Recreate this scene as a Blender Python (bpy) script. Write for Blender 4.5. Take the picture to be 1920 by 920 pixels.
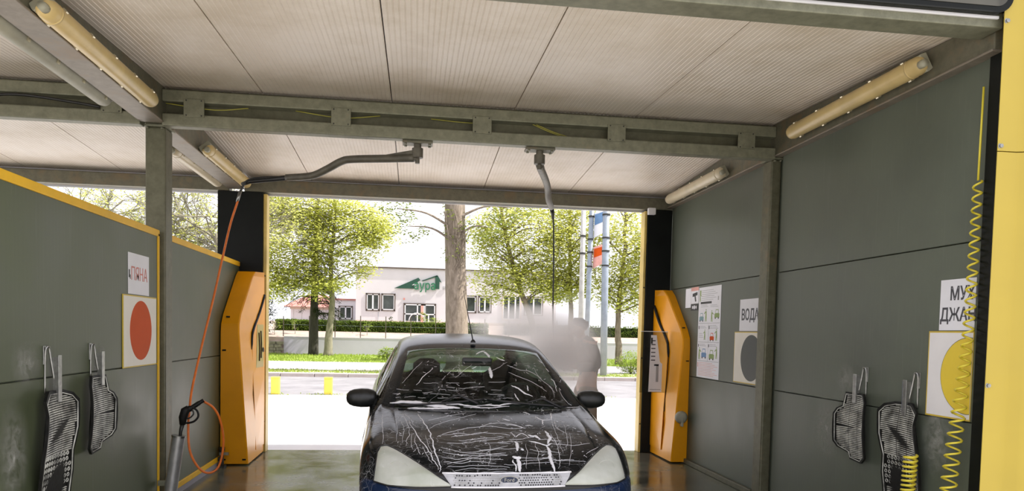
import bpy, bmesh, math, random
from mathutils import Vector, Matrix, noise
from mathutils.bvhtree import BVHTree
PI = math.pi
for o in list(bpy.data.objects): bpy.data.objects.remove(o, do_unlink=True)
scn = bpy.context.scene
COL = scn.collection
rnd = random.Random(7)

# ------------------------------------------------------------------ camera
F_PX, CY_PX, YAW, PITCH, ROLL = 1393.25, 689.46, 0.130686, -0.047181, 0.022192
cam_d = bpy.data.cameras.new('camera'); cam = bpy.data.objects.new('camera', cam_d); COL.objects.link(cam)
cam_d.sensor_fit = 'HORIZONTAL'; cam_d.sensor_width = 36.0
cam_d.lens = 36.0 * F_PX / 1920.0
cam_d.shift_x = 0.0; cam_d.shift_y = (CY_PX - 460.0) / 1920.0
cam_d.clip_end = 500
def cam_axes():
    f = Vector((math.sin(YAW), math.cos(YAW), 0)); r = Vector((math.cos(YAW), -math.sin(YAW), 0)); u = Vector((0, 0, 1))
    f2 = f * math.cos(PITCH) + u * math.sin(PITCH); u2 = u * math.cos(PITCH) - f * math.sin(PITCH)
    return r * math.cos(ROLL) + u2 * math.sin(ROLL), u2 * math.cos(ROLL) - r * math.sin(ROLL), f2
r_, u_, f_ = cam_axes()
cam.matrix_world = Matrix(((r_.x, u_.x, -f_.x, 0), (r_.y, u_.y, -f_.y, 0), (r_.z, u_.z, -f_.z, 1.42), (0, 0, 0, 1)))
scn.camera = cam

# ------------------------------------------------------------------ sky, sun, exposure
w = bpy.data.worlds.new('sky'); scn.world = w; w.use_nodes = True
bg = w.node_tree.nodes['Background']
bg.inputs[0].default_value = (0.94, 0.93, 1.0, 1); bg.inputs[1].default_value = 1.0
sun_d = bpy.data.lights.new('sun', 'SUN'); sun = bpy.data.objects.new('sun', sun_d); COL.objects.link(sun)
sun_d.energy = 5.5; sun_d.angle = 0.012; sun_d.color = (1.0, 0.95, 0.86)
sun.rotation_euler = Vector((0.62, -0.10, 0.78)).to_track_quat('Z', 'Y').to_euler()
sun.location = (8, -2, 14)
vs = scn.view_settings
scn.display_settings.display_device = 'sRGB'
vs.view_transform = 'Standard'; vs.look = 'None'; vs.gamma = 1.0; vs.use_curve_mapping = False
vs.exposure = 0.75
scn.cycles.volume_bounces = 10; scn.cycles.max_bounces = 14; scn.cycles.diffuse_bounces = 6; scn.cycles.transparent_max_bounces = 24

# ------------------------------------------------------------------ helpers
def tag(o, label=None, cat=None, group=None, kind=None):
    if label: o['label'] = label
    if cat: o['category'] = cat
    if group: o['group'] = group
    if kind: o['kind'] = kind
    return o
def link(name, me, parent=None):
    o = bpy.data.objects.new(name, me); COL.objects.link(o)
    if parent is not None:
        o.parent = parent
        if parent.type == 'EMPTY' and parent.get('_world'):
            o.matrix_parent_inverse = Matrix.Translation(-parent.location)
    return o
def thing(name, label, cat, loc, group=None, world=True):
    o = bpy.data.objects.new(name, None); COL.objects.link(o)
    o.location = loc; o.empty_display_size = 0.1
    if world: o['_world'] = 1
    return tag(o, label, cat, group)
def copy_tree(o, parent=None):
    c = o.copy(); COL.objects.link(c)
    if parent is not None: c.parent = parent
    for ch in list(o.children): copy_tree(ch, c)
    return c
class MB:
    def __init__(s): s.v = []; s.f = []
    def add(s, vs_, fs):
        n = len(s.v); s.v += [tuple(p) for p in vs_]; s.f += [tuple(i + n for i in f) for f in fs]; return s
    def box(s, x0, x1, y0, y1, z0, z1):
        vs_ = [(x0,y0,z0),(x1,y0,z0),(x1,y1,z0),(x0,y1,z0),(x0,y0,z1),(x1,y0,z1),(x1,y1,z1),(x0,y1,z1)]
        return s.add(vs_, [(0,3,2,1),(4,5,6,7),(0,1,5,4),(1,2,6,5),(2,3,7,6),(3,0,4,7)])
    def obox(s, c, X, Y, Z):
        c = Vector(c); X = Vector(X); Y = Vector(Y); Z = Vector(Z)
        vs_ = [c + X*a + Y*b + Z*d for d in (-1, 1) for a, b in ((-1,-1),(1,-1),(1,1),(-1,1))]
        return s.add(vs_, [(0,3,2,1),(4,5,6,7),(0,1,5,4),(1,2,6,5),(2,3,7,6),(3,0,4,7)])
    def prism(s, poly, ext):
        poly = [Vector(p) for p in poly]; ext = Vector(ext); n = len(poly)
        s.add(poly + [p + ext for p in poly], [tuple(range(n))[::-1], tuple(range(n, 2*n))] + [(i, (i+1) % n, (i+1) % n + n, i + n) for i in range(n)])
        return s
    def rings(s, rings, cap=True, closed=True):
        n = len(rings[0]); vs_ = [p for r in rings for p in r]; fs = []
        for k in range(len(rings) - 1):
            for i in range(n if closed else n - 1):
                a = k*n + i; b = k*n + (i+1) % n
                fs.append((a, b, b + n, a + n))
        if cap and closed:
            fs.append(tuple(range(n))[::-1]); fs.append(tuple(range((len(rings)-1)*n, len(rings)*n)))
        return s.add(vs_, fs)
    def tube(s, path, r, n=8, cap=True):
        path = [Vector(p) for p in path]; m = len(path)
        rr = r if isinstance(r, (list, tuple)) else [r] * m
        t0 = (path[1] - path[0]).normalized()
        up = Vector((0, 0, 1)) if abs(t0.z) < 0.9 else Vector((1, 0, 0))
        nrm = (up - t0 * up.dot(t0)).normalized(); rings = []
        for i in range(m):
            t = (path[min(i+1, m-1)] - path[max(i-1, 0)])
            t = t.normalized() if t.length > 1e-9 else t0
            nrm = nrm - t * nrm.dot(t)
            nrm = nrm.normalized() if nrm.length > 1e-6 else t.orthogonal().normalized()
            b = t.cross(nrm)
            rings.append([path[i] + (nrm * math.cos(a) + b * math.sin(a)) * rr[i] for a in [2*PI*k/n for k in range(n)]])
        return s.rings(rings, cap)
    def lathe(s, c, axis, prof, n=20):
        c = Vector(c); a = Vector(axis).normalized(); e = a.orthogonal().normalized(); g = a.cross(e)
        return s.rings([[c + a*h + (e*math.cos(t) + g*math.sin(t))*max(r, 1e-4) for t in [2*PI*k/n for k in range(n)]] for r, h in prof])
    def quad(s, a, b, c, d): return s.add([a, b, c, d], [(0, 1, 2, 3)])
    def mesh(s, name, mat, smooth=False, bevel=0, seg=2, auto=None):
        me = bpy.data.meshes.new(name); me.from_pydata(s.v, [], s.f); me.update()
        if bevel:
            bm = bmesh.new(); bm.from_mesh(me)
            bmesh.ops.remove_doubles(bm, verts=bm.verts, dist=1e-6)
            ed = [e for e in bm.edges if len(e.link_faces) == 2 and e.calc_face_angle(0) > 0.5]
            bmesh.ops.bevel(bm, geom=ed, offset=bevel, segments=seg, affect='EDGES', profile=0.5, clamp_overlap=True)
            bm.to_mesh(me); bm.free()
        if smooth:
            me.polygons.foreach_set('use_smooth', [True] * len(me.polygons))
            if auto:
                bm = bmesh.new(); bm.from_mesh(me)
                for e in bm.edges:
                    if len(e.link_faces) == 2 and e.calc_face_angle(0) > auto: e.smooth = False
                bm.to_mesh(me); bm.free()
        if mat: me.materials.append(mat)
        return me
    def build(s, name, mat, parent=None, smooth=False, bevel=0, seg=2, auto=None):
        return link(name, s.mesh(name, mat, smooth, bevel, seg, auto), parent)
def bez(pts, n=8):
    pts = [Vector(p) for p in pts]; P = [pts[0]*2 - pts[1]] + pts + [pts[-1]*2 - pts[-2]]; out = []
    for i in range(1, len(P) - 2):
        for k in range(n):
            t = k / n; a, b, c, d = P[i-1], P[i], P[i+1], P[i+2]
            out.append(0.5 * ((2*b) + (c - a)*t + (2*a - 5*b + 4*c - d)*t*t + (3*b - a - 3*c + d)*t**3))
    out.append(pts[-1]); return out
def helix(path, rad, turns, per=10):
    path = bez(path, 12); L = [0]
    for a, b in zip(path, path[1:]): L.append(L[-1] + (b - a).length)
    N = int(turns * per); out = []
    for k in range(N + 1):
        d = L[-1] * k / N; i = 0
        while i < len(L) - 2 and L[i+1] < d: i += 1
        f = (d - L[i]) / max(1e-9, L[i+1] - L[i]); p = path[i].lerp(path[i+1], f); t = (path[i+1] - path[i]).normalized()
        e = t.cross(Vector((0, 1, 0.01))).normalized(); g = t.cross(e); a = 2*PI*k/per
        rd = rad if not isinstance(rad, list) else rad[min(len(rad)-2, int(k/N*(len(rad)-1)))] + (rad[min(len(rad)-1, int(k/N*(len(rad)-1))+1)] - rad[min(len(rad)-2, int(k/N*(len(rad)-1)))]) * (k/N*(len(rad)-1) % 1)
        out.append(p + (e * math.cos(a) + g * math.sin(a)) * rd)
    return out

# ------------------------------------------------------------------ materials
class NT:
    def __init__(s, name):
        s.m = bpy.data.materials.new(name); s.m.use_nodes = True; s.t = s.m.node_tree
        s.t.nodes.clear(); s.out = s.n('ShaderNodeOutputMaterial')
    def n(s, typ, **k):
        nd = s.t.nodes.new(typ)
        for a, b in k.items(): setattr(nd, a, b)
        return nd
    def l(s, a, b): s.t.links.new(a, b)
    def coord(s, scale=(1, 1, 1), obj=True):
        tc = s.n('ShaderNodeTexCoord'); mp = s.n('ShaderNodeMapping'); mp.inputs['Scale'].default_value = scale
        s.l(tc.outputs['Object'], mp.inputs[0]); return mp.outputs[0]
    def noise(s, co, scale, detail=4, rough=0.55, dist=0):
        nd = s.n('ShaderNodeTexNoise'); nd.inputs['Scale'].default_value = scale; nd.inputs['Detail'].default_value = detail
        nd.inputs['Roughness'].default_value = rough; nd.inputs['Distortion'].default_value = dist
        s.l(co, nd.inputs['Vector']); return nd.outputs['Fac']
    def ramp(s, fac, stops):
        nd = s.n('ShaderNodeValToRGB'); cr = nd.color_ramp
        while len(cr.elements) < len(stops): cr.elements.new(0.5)
        for e, (p, c) in zip(cr.elements, stops):
            e.position = p; e.color = (c[0], c[1], c[2], 1) if not isinstance(c, (int, float)) else (c, c, c, 1)
        s.l(fac, nd.inputs[0]); return nd.outputs[0]
    def math(s, op, a, b=None, clamp=False):
        nd = s.n('ShaderNodeMath', operation=op, use_clamp=clamp)
        for i, x in enumerate((a, b)):
            if x is None: continue
            if isinstance(x, (int, float)): nd.inputs[i].default_value = x
            else: s.l(x, nd.inputs[i])
        return nd.outputs[0]
    def mix(s, fac, a, b):
        nd = s.n('ShaderNodeMix', data_type='RGBA')
        for i, x in ((0, fac), (6, a), (7, b)):
            if isinstance(x, (int, float)): nd.inputs[i].default_value = x
            elif isinstance(x, (tuple, list)): nd.inputs[i].default_value = (x[0], x[1], x[2], 1)
            else: s.l(x, nd.inputs[i])
        return nd.outputs[2]
    def bsdf(s, col, rough=0.5, metal=0.0, coat=0.0, spec=0.5, bump=None, bstr=0.2, bdist=0.01, trans=0.0):
        b = s.n('ShaderNodeBsdfPrincipled')
        def setv(k, x):
            if isinstance(x, (int, float)): b.inputs[k].default_value = x
            elif isinstance(x, (tuple, list)): b.inputs[k].default_value = (x[0], x[1], x[2], 1)
            else: s.l(x, b.inputs[k])
        setv('Base Color', col); setv('Roughness', rough); setv('Metallic', metal); setv('Coat Weight', coat); setv('Specular IOR Level', spec)
        b.inputs['Coat Roughness'].default_value = 0.04; setv('Transmission Weight', trans)
        if bump is not None:
            bp = s.n('ShaderNodeBump'); bp.inputs['Strength'].default_value = bstr; bp.inputs['Distance'].default_value = bdist
            s.l(bump, bp.inputs['Height']); s.l(bp.outputs[0], b.inputs['Normal'])
        s.l(b.outputs[0], s.out.inputs[0]); return b
def pmat(name, col, rough=0.5, metal=0.0, var=0.15, scale=6.0, bump=0.0, bscale=40.0, coat=0.0, spec=0.5, stretch=(1, 1, 1)):
    t = NT(name); co = t.coord(stretch); nz = t.noise(co, scale)
    a = tuple(max(0, c * (1 - var)) for c in col); b = tuple(min(1, c * (1 + var)) for c in col)
    c = t.ramp(nz, [(0.3, a), (0.7, b)])
    bm_ = t.noise(co, bscale, 3) if bump else None
    t.bsdf(c, rough, metal, coat, spec, bm_, bump, 0.004)
    return t.m
M = {}
def galv(name, a, b, rust=(0.20, 0.12, 0.05), ra=0.62):
    t = NT(name); co = t.coord()
    v = t.noise(co, 14, 6, 0.7); c = t.ramp(v, [(0.3, a), (0.72, b)])
    r = t.ramp(t.noise(co, 3.5, 6, 0.75), [(ra, 0), (ra + 0.12, 1)])
    c2 = t.mix(t.math('MULTIPLY', r, 0.45), c, rust)
    t.bsdf(c2, 0.5, 0.25, bump=v, bstr=0.1, bdist=0.002); return t.m
M['galv'] = galv('galvanised_steel', (0.14, 0.14, 0.095), (0.25, 0.25, 0.175))
M['galv_dark'] = galv('weathered_steel', (0.115, 0.11, 0.075), (0.20, 0.19, 0.135), ra=0.5)
M['galv_brown'] = galv('stained_steel', (0.19, 0.165, 0.13), (0.29, 0.25, 0.20), ra=0.5)
M['post'] = galv('post_steel', (0.085, 0.083, 0.048), (0.145, 0.14, 0.088), ra=0.6)
# ceiling sheet
t = NT('ceiling_sheet'); co = t.coord(); nz = t.noise(co, 1.3, 6, 0.7); n2 = t.noise(t.coord((6, 0.5, 1)), 3, 4)
c = t.ramp(nz, [(0.28, (0.62, 0.53, 0.41)), (0.55, (0.78, 0.70, 0.61)), (0.8, (0.82, 0.755, 0.69))])
c = t.mix(t.math('MULTIPLY', n2, 0.18), c, (0.35, 0.25, 0.17))
t.bsdf(c, 0.42, 0, bump=n2, bstr=0.05); M['ceiling'] = t.m
# wall panel (grey sheet with fine ribs and dried splashes)
def wallmat(name, base):
    t = NT(name); co = t.coord(); nz = t.noise(co, 1.1, 5, 0.6)
    a = tuple(c * 0.80 for c in base); b = tuple(c * 1.18 for c in base)
    c = t.ramp(nz, [(0.3, a), (0.7, b)])
    sp = t.ramp(t.noise(t.coord((1, 2.2, 0.35)), 5, 6, 0.7, 0.8), [(0.66, 0), (0.82, 1)])
    c = t.mix(t.math('MULTIPLY', sp, 0.22), c, (0.42, 0.42, 0.38))
    dr = t.ramp(t.noise(t.coord((1, 16, 0.6)), 3, 3), [(0.6, 0), (0.8, 1)])
    c = t.mix(t.math('MULTIPLY', dr, 0.10), c, (0.3, 0.3, 0.28))
    wv = t.n('ShaderNodeTexWave', bands_direction='Y'); wv.inputs['Scale'].default_value = 8
    tc = t.n('ShaderNodeTexCoord'); t.l(tc.outputs['Object'], wv.inputs['Vector'])
    t.bsdf(c, t.ramp(nz, [(0.3, 0.34), (0.7, 0.5)]), 0.0, spec=0.38, bump=wv.outputs['Fac'], bstr=0.035, bdist=0.002); return t.m
M['wall_r'] = wallmat('grey_wall_sheet', (0.098, 0.113, 0.084))
M['wall_l'] = wallmat('olive_grey_sheet', (0.074, 0.089, 0.046))
M['yellow'] = pmat('yellow_enamel', (0.86, 0.36, 0.004), 0.3, var=0.06, spec=0.35, coat=0.1, scale=3)
M['yellow_bright'] = pmat('bright_yellow_enamel', (0.46, 0.34, 0.032), 0.38, var=0.05, coat=0.25, scale=2)
M['black_panel'] = pmat('black_sheet', (0.005, 0.0065, 0.0055), 0.4, var=0.3, scale=3, spec=0.18)
M['yellow_cap'] = pmat('yellow_cap_paint', (0.80, 0.46, 0.012), 0.45, var=0.08, spec=0.25)
M['olive_board'] = pmat('dark_olive_board', (0.05, 0.047, 0.034), 0.4, var=0.2)
M['rubber'] = pmat('black_rubber', (0.009, 0.009, 0.008), 0.5, var=0.4, scale=30, bump=0.2, spec=0.22)
M['rubber_rib'] = pmat('rubber_ribs_painted_gleam', (0.42, 0.42, 0.38), 0.25, var=0.75, scale=11)  # pale colour stands in for the wet gleam on black rubber ribs
M['chrome'] = pmat('worn_chrome', (0.34, 0.34, 0.325), 0.3, 0.9, var=0.2, scale=40)
M['steel_tube'] = pmat('brushed_tube', (0.42, 0.42, 0.41), 0.35, 0.6, var=0.2, scale=10)
M['boom'] = pmat('grey_boom_paint', (0.115, 0.105, 0.08), 0.45, 0.1, var=0.3, scale=12)
M['dark_metal'] = pmat('dark_metal', (0.04, 0.04, 0.035), 0.4, 0.5)
M['cable_black'] = pmat('black_hose', (0.012, 0.012, 0.012), 0.4)
M['orange'] = pmat('orange_hose', (0.74, 0.17, 0.02), 0.35, var=0.15, scale=20)
M['coil'] = pmat('yellow_hose', (0.72, 0.60, 0.05), 0.32, var=0.1)
M['wire'] = pmat('green_yellow_wire', (0.35, 0.33, 0.05), 0.5)
M['lens'] = pmat('yellowed_diffuser', (0.60, 0.455, 0.20), 0.35, var=0.12, scale=5)
M['lens_pale'] = pmat('pale_diffuser', (0.62, 0.54, 0.38), 0.35, var=0.1, scale=5)
M['fix_grey'] = pmat('fixture_grey', (0.34, 0.33, 0.25), 0.5, var=0.15)
M['clip'] = pmat('clip_metal', (0.6, 0.55, 0.4), 0.3, 0.6)
M['paper'] = pmat('white_paper', (0.80, 0.80, 0.84), 0.55, var=0.03)
M['cream'] = pmat('cream_board', (0.80, 0.76, 0.66), 0.5, var=0.03)
M['white_board'] = pmat('white_board', (0.80, 0.78, 0.78), 0.45, var=0.03)
M['yellow_line'] = pmat('sign_edge_yellow', (0.62, 0.45, 0.05), 0.5, var=0.1)
M['red_disc'] = pmat('orange_red_print', (0.62, 0.085, 0.008), 0.55, var=0.05, spec=0.08)
M['black_disc'] = pmat('dark_green_black_print', (0.018, 0.024, 0.018), 0.45, var=0.1)
M['yellow_disc'] = pmat('yellow_print', (0.78, 0.58, 0.04), 0.45, var=0.04)
M['ink_grey'] = pmat('grey_ink', (0.07, 0.07, 0.08), 0.6)
M['ink_red'] = pmat('faded_red_ink', (0.62, 0.22, 0.18), 0.6)
M['ink_black'] = pmat('black_ink', (0.02, 0.02, 0.02), 0.6)
M['ink_light'] = pmat('light_grey_ink', (0.35, 0.35, 0.36), 0.6)
M['ink_blue'] = pmat('blue_ink', (0.13, 0.25, 0.45), 0.6)
M['ink_green'] = pmat('green_ink', (0.25, 0.35, 0.10), 0.6)
M['ink_teal'] = pmat('teal_ink', (0.22, 0.38, 0.42), 0.6)
M['ink_pink'] = pmat('pink_ink', (0.75, 0.38, 0.33), 0.6)
M['label_blue'] = pmat('blue_label_strip', (0.10, 0.16, 0.45), 0.4, var=0.5, scale=60)

# wet concrete
t = NT('wet_concrete'); co = t.coord(); n1 = t.noise(co, 1.4, 6, 0.65); n2 = t.noise(co, 18, 5, 0.7); n3 = t.noise(co, 0.7, 3)
c = t.ramp(n1, [(0.3, (0.055, 0.055, 0.042)), (0.7, (0.19, 0.19, 0.15))])
c = t.mix(t.math('MULTIPLY', t.ramp(n3, [(0.5, 0), (0.62, 1)]), 0.35), c, (0.06, 0.10, 0.045))
t.bsdf(c, t.ramp(n1, [(0.38, 0.07), (0.65, 0.30)]), 0, spec=0.6, bump=n2, bstr=0.12, bdist=0.004); M['wet'] = t.m
def ground(name, a, b, scale, rough=0.85):
    t = NT(name); co = t.coord(); n1 = t.noise(co, scale, 8, 0.7); n2 = t.noise(co, 60, 3)
    c = t.ramp(n1, [(0.3, a), (0.7, b)]); t.bsdf(c, rough, bump=n2, bstr=0.3, bdist=0.003); return t.m
M['street'] = ground('pale_asphalt', (0.15, 0.145, 0.155), (0.29, 0.28, 0.295), 0.8)
M['forecourt'] = ground('pale_concrete', (0.36, 0.345, 0.32), (0.47, 0.455, 0.43), 0.8)
M['apron'] = ground('bright_concrete', (0.62, 0.60, 0.60), (0.76, 0.74, 0.74), 0.8)
M['walk'] = ground('pale_paving', (0.25, 0.24, 0.255), (0.33, 0.32, 0.335), 0.9)
M['kerb'] = ground('pink_kerb_stone', (0.33, 0.28, 0.26), (0.42, 0.37, 0.35), 3)
M['verge'] = ground('dry_verge', (0.27, 0.28, 0.13), (0.42, 0.42, 0.25), 3)
M['lawn'] = ground('lawn_green', (0.16, 0.24, 0.035), (0.34, 0.42, 0.10), 1.5)
M['soil'] = ground('pink_soil', (0.30, 0.23, 0.19), (0.44, 0.35, 0.31), 2)
M['retain'] = pmat('lavender_render', (0.51, 0.475, 0.60), 0.8, var=0.05, scale=1)
M['bwall'] = pmat('white_render', (0.64, 0.62, 0.645), 0.8, var=0.04, scale=1)
M['bplinth'] = pmat('beige_plinth', (0.60, 0.50, 0.42), 0.8, var=0.06)
M['bframe'] = pmat('brown_window_frame', (0.10, 0.075, 0.06), 0.5)
M['bwhite'] = pmat('white_window_frame', (0.75, 0.75, 0.78), 0.5, var=0.03)
M['bglass'] = pmat('window_glass', (0.045, 0.055, 0.05), 0.12, var=0.5, scale=2)
M['bgreen'] = pmat('sign_green', (0.01, 0.065, 0.04), 0.5, var=0.1)
M['bgreen2'] = pmat('sign_letter_green', (0.015, 0.16, 0.07), 0.5, var=0.1)
M['roof_tile'] = pmat('red_roof_tiles', (0.45, 0.20, 0.17), 0.8, var=0.15, scale=4)
M['stone'] = pmat('old_grey_stone', (0.22, 0.20, 0.15), 0.9, var=0.4, scale=4, bump=0.5, bscale=12)
M['bollard'] = pmat('yellow_bollard_paint', (0.72, 0.55, 0.07), 0.6, var=0.12, scale=8)
M['pole'] = pmat('grey_pole_paint', (0.26, 0.30, 0.35), 0.45, 0.2, var=0.12)
M['pole_pale'] = pmat('concrete_pole', (0.48, 0.47, 0.45), 0.8, var=0.15)
def bark(name, a, b):
    t = NT(name); co = t.coord((1, 1, 0.25)); n1 = t.noise(co, 9, 8, 0.75, 0.6); n2 = t.noise(co, 26, 6, 0.7)
    t.bsdf(t.ramp(n1, [(0.35, a), (0.68, b)]), 0.9, bump=n2, bstr=0.9, bdist=0.04); return t.m
M['bark'] = bark('grey_brown_bark', (0.13, 0.10, 0.07), (0.34, 0.28, 0.22))
M['bark_pale'] = bark('pale_bark', (0.14, 0.13, 0.09), (0.32, 0.29, 0.22))
M['bark_dark'] = bark('dark_bark', (0.02, 0.018, 0.014), (0.06, 0.055, 0.04))
def leaf(name, a, b, tr):
    t = NT(name); co = t.coord(); n1 = t.noise(co, 1.8, 5, 0.8)
    c = t.ramp(n1, [(0.3, a), (0.7, b)])
    d = t.n('ShaderNodeBsdfDiffuse'); s2 = t.n('ShaderNodeBsdfTranslucent'); mx = t.n('ShaderNodeMixShader')
    t.l(c, d.inputs[0]); t.l(c, s2.inputs[0]); mx.inputs[0].default_value = tr
    t.l(d.outputs[0], mx.inputs[1]); t.l(s2.outputs[0], mx.inputs[2]); t.l(mx.outputs[0], t.out.inputs[0]); return t.m
M['leaf'] = leaf('spring_leaf', (0.40, 0.43, 0.06), (0.72, 0.72, 0.26), 0.55)
M['leaf_mid'] = leaf('bush_leaf', (0.16, 0.25, 0.03), (0.42, 0.50, 0.12), 0.4)
M['hedge'] = leaf('hedge_leaf', (0.035, 0.06, 0.012), (0.13, 0.18, 0.035), 0.3)
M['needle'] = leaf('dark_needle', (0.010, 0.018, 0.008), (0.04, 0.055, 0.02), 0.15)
M['ivy'] = leaf('ivy_leaf', (0.12, 0.17, 0.03), (0.32, 0.36, 0.10), 0.4)
M['grass'] = leaf('grass_blade', (0.18, 0.28, 0.03), (0.42, 0.50, 0.12), 0.4)

def text_mesh(s, size, mat, name='lettering', parent=None, origin=(0,0,0), ax=(1,0,0), up=(0,0,1), depth=0.0008, align='CENTER', bold=0.0, xs=1.0):
    cu = bpy.data.curves.new('t', 'FONT'); cu.body = s; cu.size = size; cu.align_x = align; cu.align_y = 'CENTER'; cu.extrude = depth; cu.offset = bold
    cu.resolution_u = 3; cu.space_line = 0.95
    o = bpy.data.objects.new('t', cu); COL.objects.link(o)
    dg = bpy.context.evaluated_depsgraph_get(); me = bpy.data.meshes.new_from_object(o.evaluated_get(dg))
    bpy.data.objects.remove(o); bpy.data.curves.remove(cu)
    ax = Vector(ax).normalized(); up = Vector(up).normalized(); nr = ax.cross(up)
    mw = Matrix(((ax.x, up.x, nr.x, origin[0]), (ax.y, up.y, nr.y, origin[1]), (ax.z, up.z, nr.z, origin[2]), (0, 0, 0, 1)))
    me.transform(mw @ Matrix.Diagonal((xs, 1, 1, 1))); me.materials.clear(); me.materials.append(mat)
    return link(name, me, parent)

# ================================================================== STRUCTURE
def struct(name, mb, mat, bevel=0, parent=None):
    o = mb.build(name, mat, parent, bevel=bevel)
    if parent is None: o['kind'] = 'structure'
    return o
XR, XL = 3.05, -1.965
YM, YB, YF = 6.2, 8.87, 3.56
def zc(y): return 3.24 - (YM - y) * 0.0417 if y <= YM else 3.24 - (y - YM) * 0.05
floor = struct('floor', MB().box(-7.6, 3.35, 3.3, YB, -0.12, 0.0), M['wet'])
struct('forecourt', MB().box(-40, 40, -30, 3.3, -0.16, -0.012), M['forecourt'])
struct('street', MB().box(-60, 60, 16.35, 22.6, -0.16, -0.012), M['street'])
struct('rear_apron', MB().box(-60, 60, YB, 16.35, -0.16, -0.012), M['apron'])
# roof deck and its sheet panels
ceil = MB()
prof = [(YF, zc(YF) + 0.03), (YM, 3.27), (8.95, zc(8.95) + 0.03), (8.95, zc(8.95) + 0.15), (YM, 3.42), (YF, zc(YF) + 0.15)]
ceil.prism([(-7.6, y, z) for y, z in prof], (10.95, 0, 0))
ceiling = struct('ceiling', ceil, M['black_panel'])
def rib_panel(x0, x1, y0, y1, name='panel'):
    xs = []; n = max(2, int((x1 - x0) / 0.032)); p = (x1 - x0) / n; prof = [(x0, 0.0)]
    for k in range(n):
        a = x0 + k * p; prof += [(a + p*0.70, 0.0), (a + p*0.80, 0.0022), (a + p*0.90, 0.0022), (a + p*0.99, 0.0)]
    prof.append((x1, 0.0)); vs_ = []; fs = []
    for x, d in prof: vs_ += [(x, y0, zc(y0) + d), (x, y1, zc(y1) + d)]
    for i in range(len(prof) - 1): fs.append((2*i, 2*i + 1, 2*i + 3, 2*i + 2))
    m = MB(); m.add(vs_, fs)
    for xa in (x0, x1): m.quad((xa, y0, zc(y0)), (xa, y1, zc(y1)), (xa, y1, zc(y1) + 0.03), (xa, y0, zc(y0) + 0.03))
    return m.build(name, M['ceiling'], ceiling)
seams = [-7.3, -6.25, -5.24, -4.23, -3.22, -2.21, -1.2, -0.21, 0.775, 1.79, 2.81, 3.3]
for a, b in zip(seams, seams[1:]):
    rib_panel(a + 0.004, b - 0.004, YF + 0.02, YM); rib_panel(a + 0.004, b - 0.004, YM, 8.93)
# right wall
wr = struct('wall_right', MB().box(XR + 0.03, XR + 0.14, 3.70, 8.85, 0.0, 3.2), M['wall_r'])
for y0, y1 in ((3.703, 5.99), (6.225, 8.69)):
    for z0, z1 in ((0.0, 0.977), (0.983, 1.977), (1.983, 3.1)):
        MB().box(XR, XR + 0.035, y0, y1, z0, z1).build('panel', M['wall_r'], wr, bevel=0.003, seg=1)
struct('baseboard_right', MB().box(XR - 0.035, XR, 6.3, 8.8, 0, 0.055).box(XR - 0.035, XR, 3.74, 6.08, 0, 0.055), M['post'], bevel=0.006)
# left partition
wl = struct('wall_left', MB().box(-2.03, -1.985, 3.0, 6.03, 0.09, 2.1).box(-2.03, -1.985, 6.3, 8.85, 0.09, 2.1), M['wall_l'])
for y0, y1 in ((3.0, 6.03), (6.29, 8.84)):
    for z0, z1 in ((0.09, 1.12), (1.126, 2.10)):
        MB().box(-1.99, XL, y0, y1, z0, z1).build('panel', M['wall_l'], wl, bevel=0.003, seg=1)
        MB().box(-2.05, -2.025, y0, y1, z0, z1).build('panel', M['wall_l'], wl, bevel=0.003, seg=1)
    MB().box(-2.058, -1.957, y0, y1 + 0.03, 2.095, 2.147).build('cap_strip', M['yellow_cap'], wl, bevel=0.005)
    MB().box(-2.05, -1.955, y0, y1, 0.05, 0.10).build('bottom_strip', M['yellow_cap'], wl, bevel=0.004)
    MB().box(-2.045, -1.96, y0, y1, 0.0, 0.05).build('kerb', M['walk'], wl)
MB().box(-2.055, -1.957, 6.025, 6.06, 0.05, 2.12).build('end_strip', M['yellow_cap'], wl, bevel=0.005)

# posts, beams: each a thing
def one(name, mb, mat, label, cat, bevel=0.006, group=None, smooth=False):
    return tag(mb.build(name, mat, None, bevel=bevel, smooth=smooth), label, cat, group)
def hpost(x0, x1, y0, y1, label):
    t = thing('steel_post', label, 'post', ((x0+x1)/2, (y0+y1)/2, 0))
    MB().box(x0, x1, y0, y1, 0.012, 2.94).build('shaft', M['post'], t, bevel=0.012)
    MB().box(x0 - 0.04, x1 + 0.02, y0 - 0.03, y1 + 0.03, 0.0, 0.014).build('base_plate', M['galv'], t, bevel=0.003)
    MB().box(x0 - 0.015, x1 + 0.015, y0 - 0.015, y1 + 0.015, 2.94, 2.958).build('head_plate', M['galv'], t, bevel=0.003)
    for dx in (0.02, x1 - x0 - 0.02):
        MB().lathe((x0 + dx, y0 - 0.015, 2.958 - 0.026), (0, 0, -1), [(0.012, 0), (0.012, 0.012), (0.0, 0.012)], 6).build('bolt', M['galv'], t)
    return t
hpost(-2.078, -1.928, 6.10, 6.27, 'grey steel post at the end of the yellow-capped left partition')
hpost(2.985, 3.076, 6.06, 6.22, 'grey steel post standing against the right wall beside the black circle sign')
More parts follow.
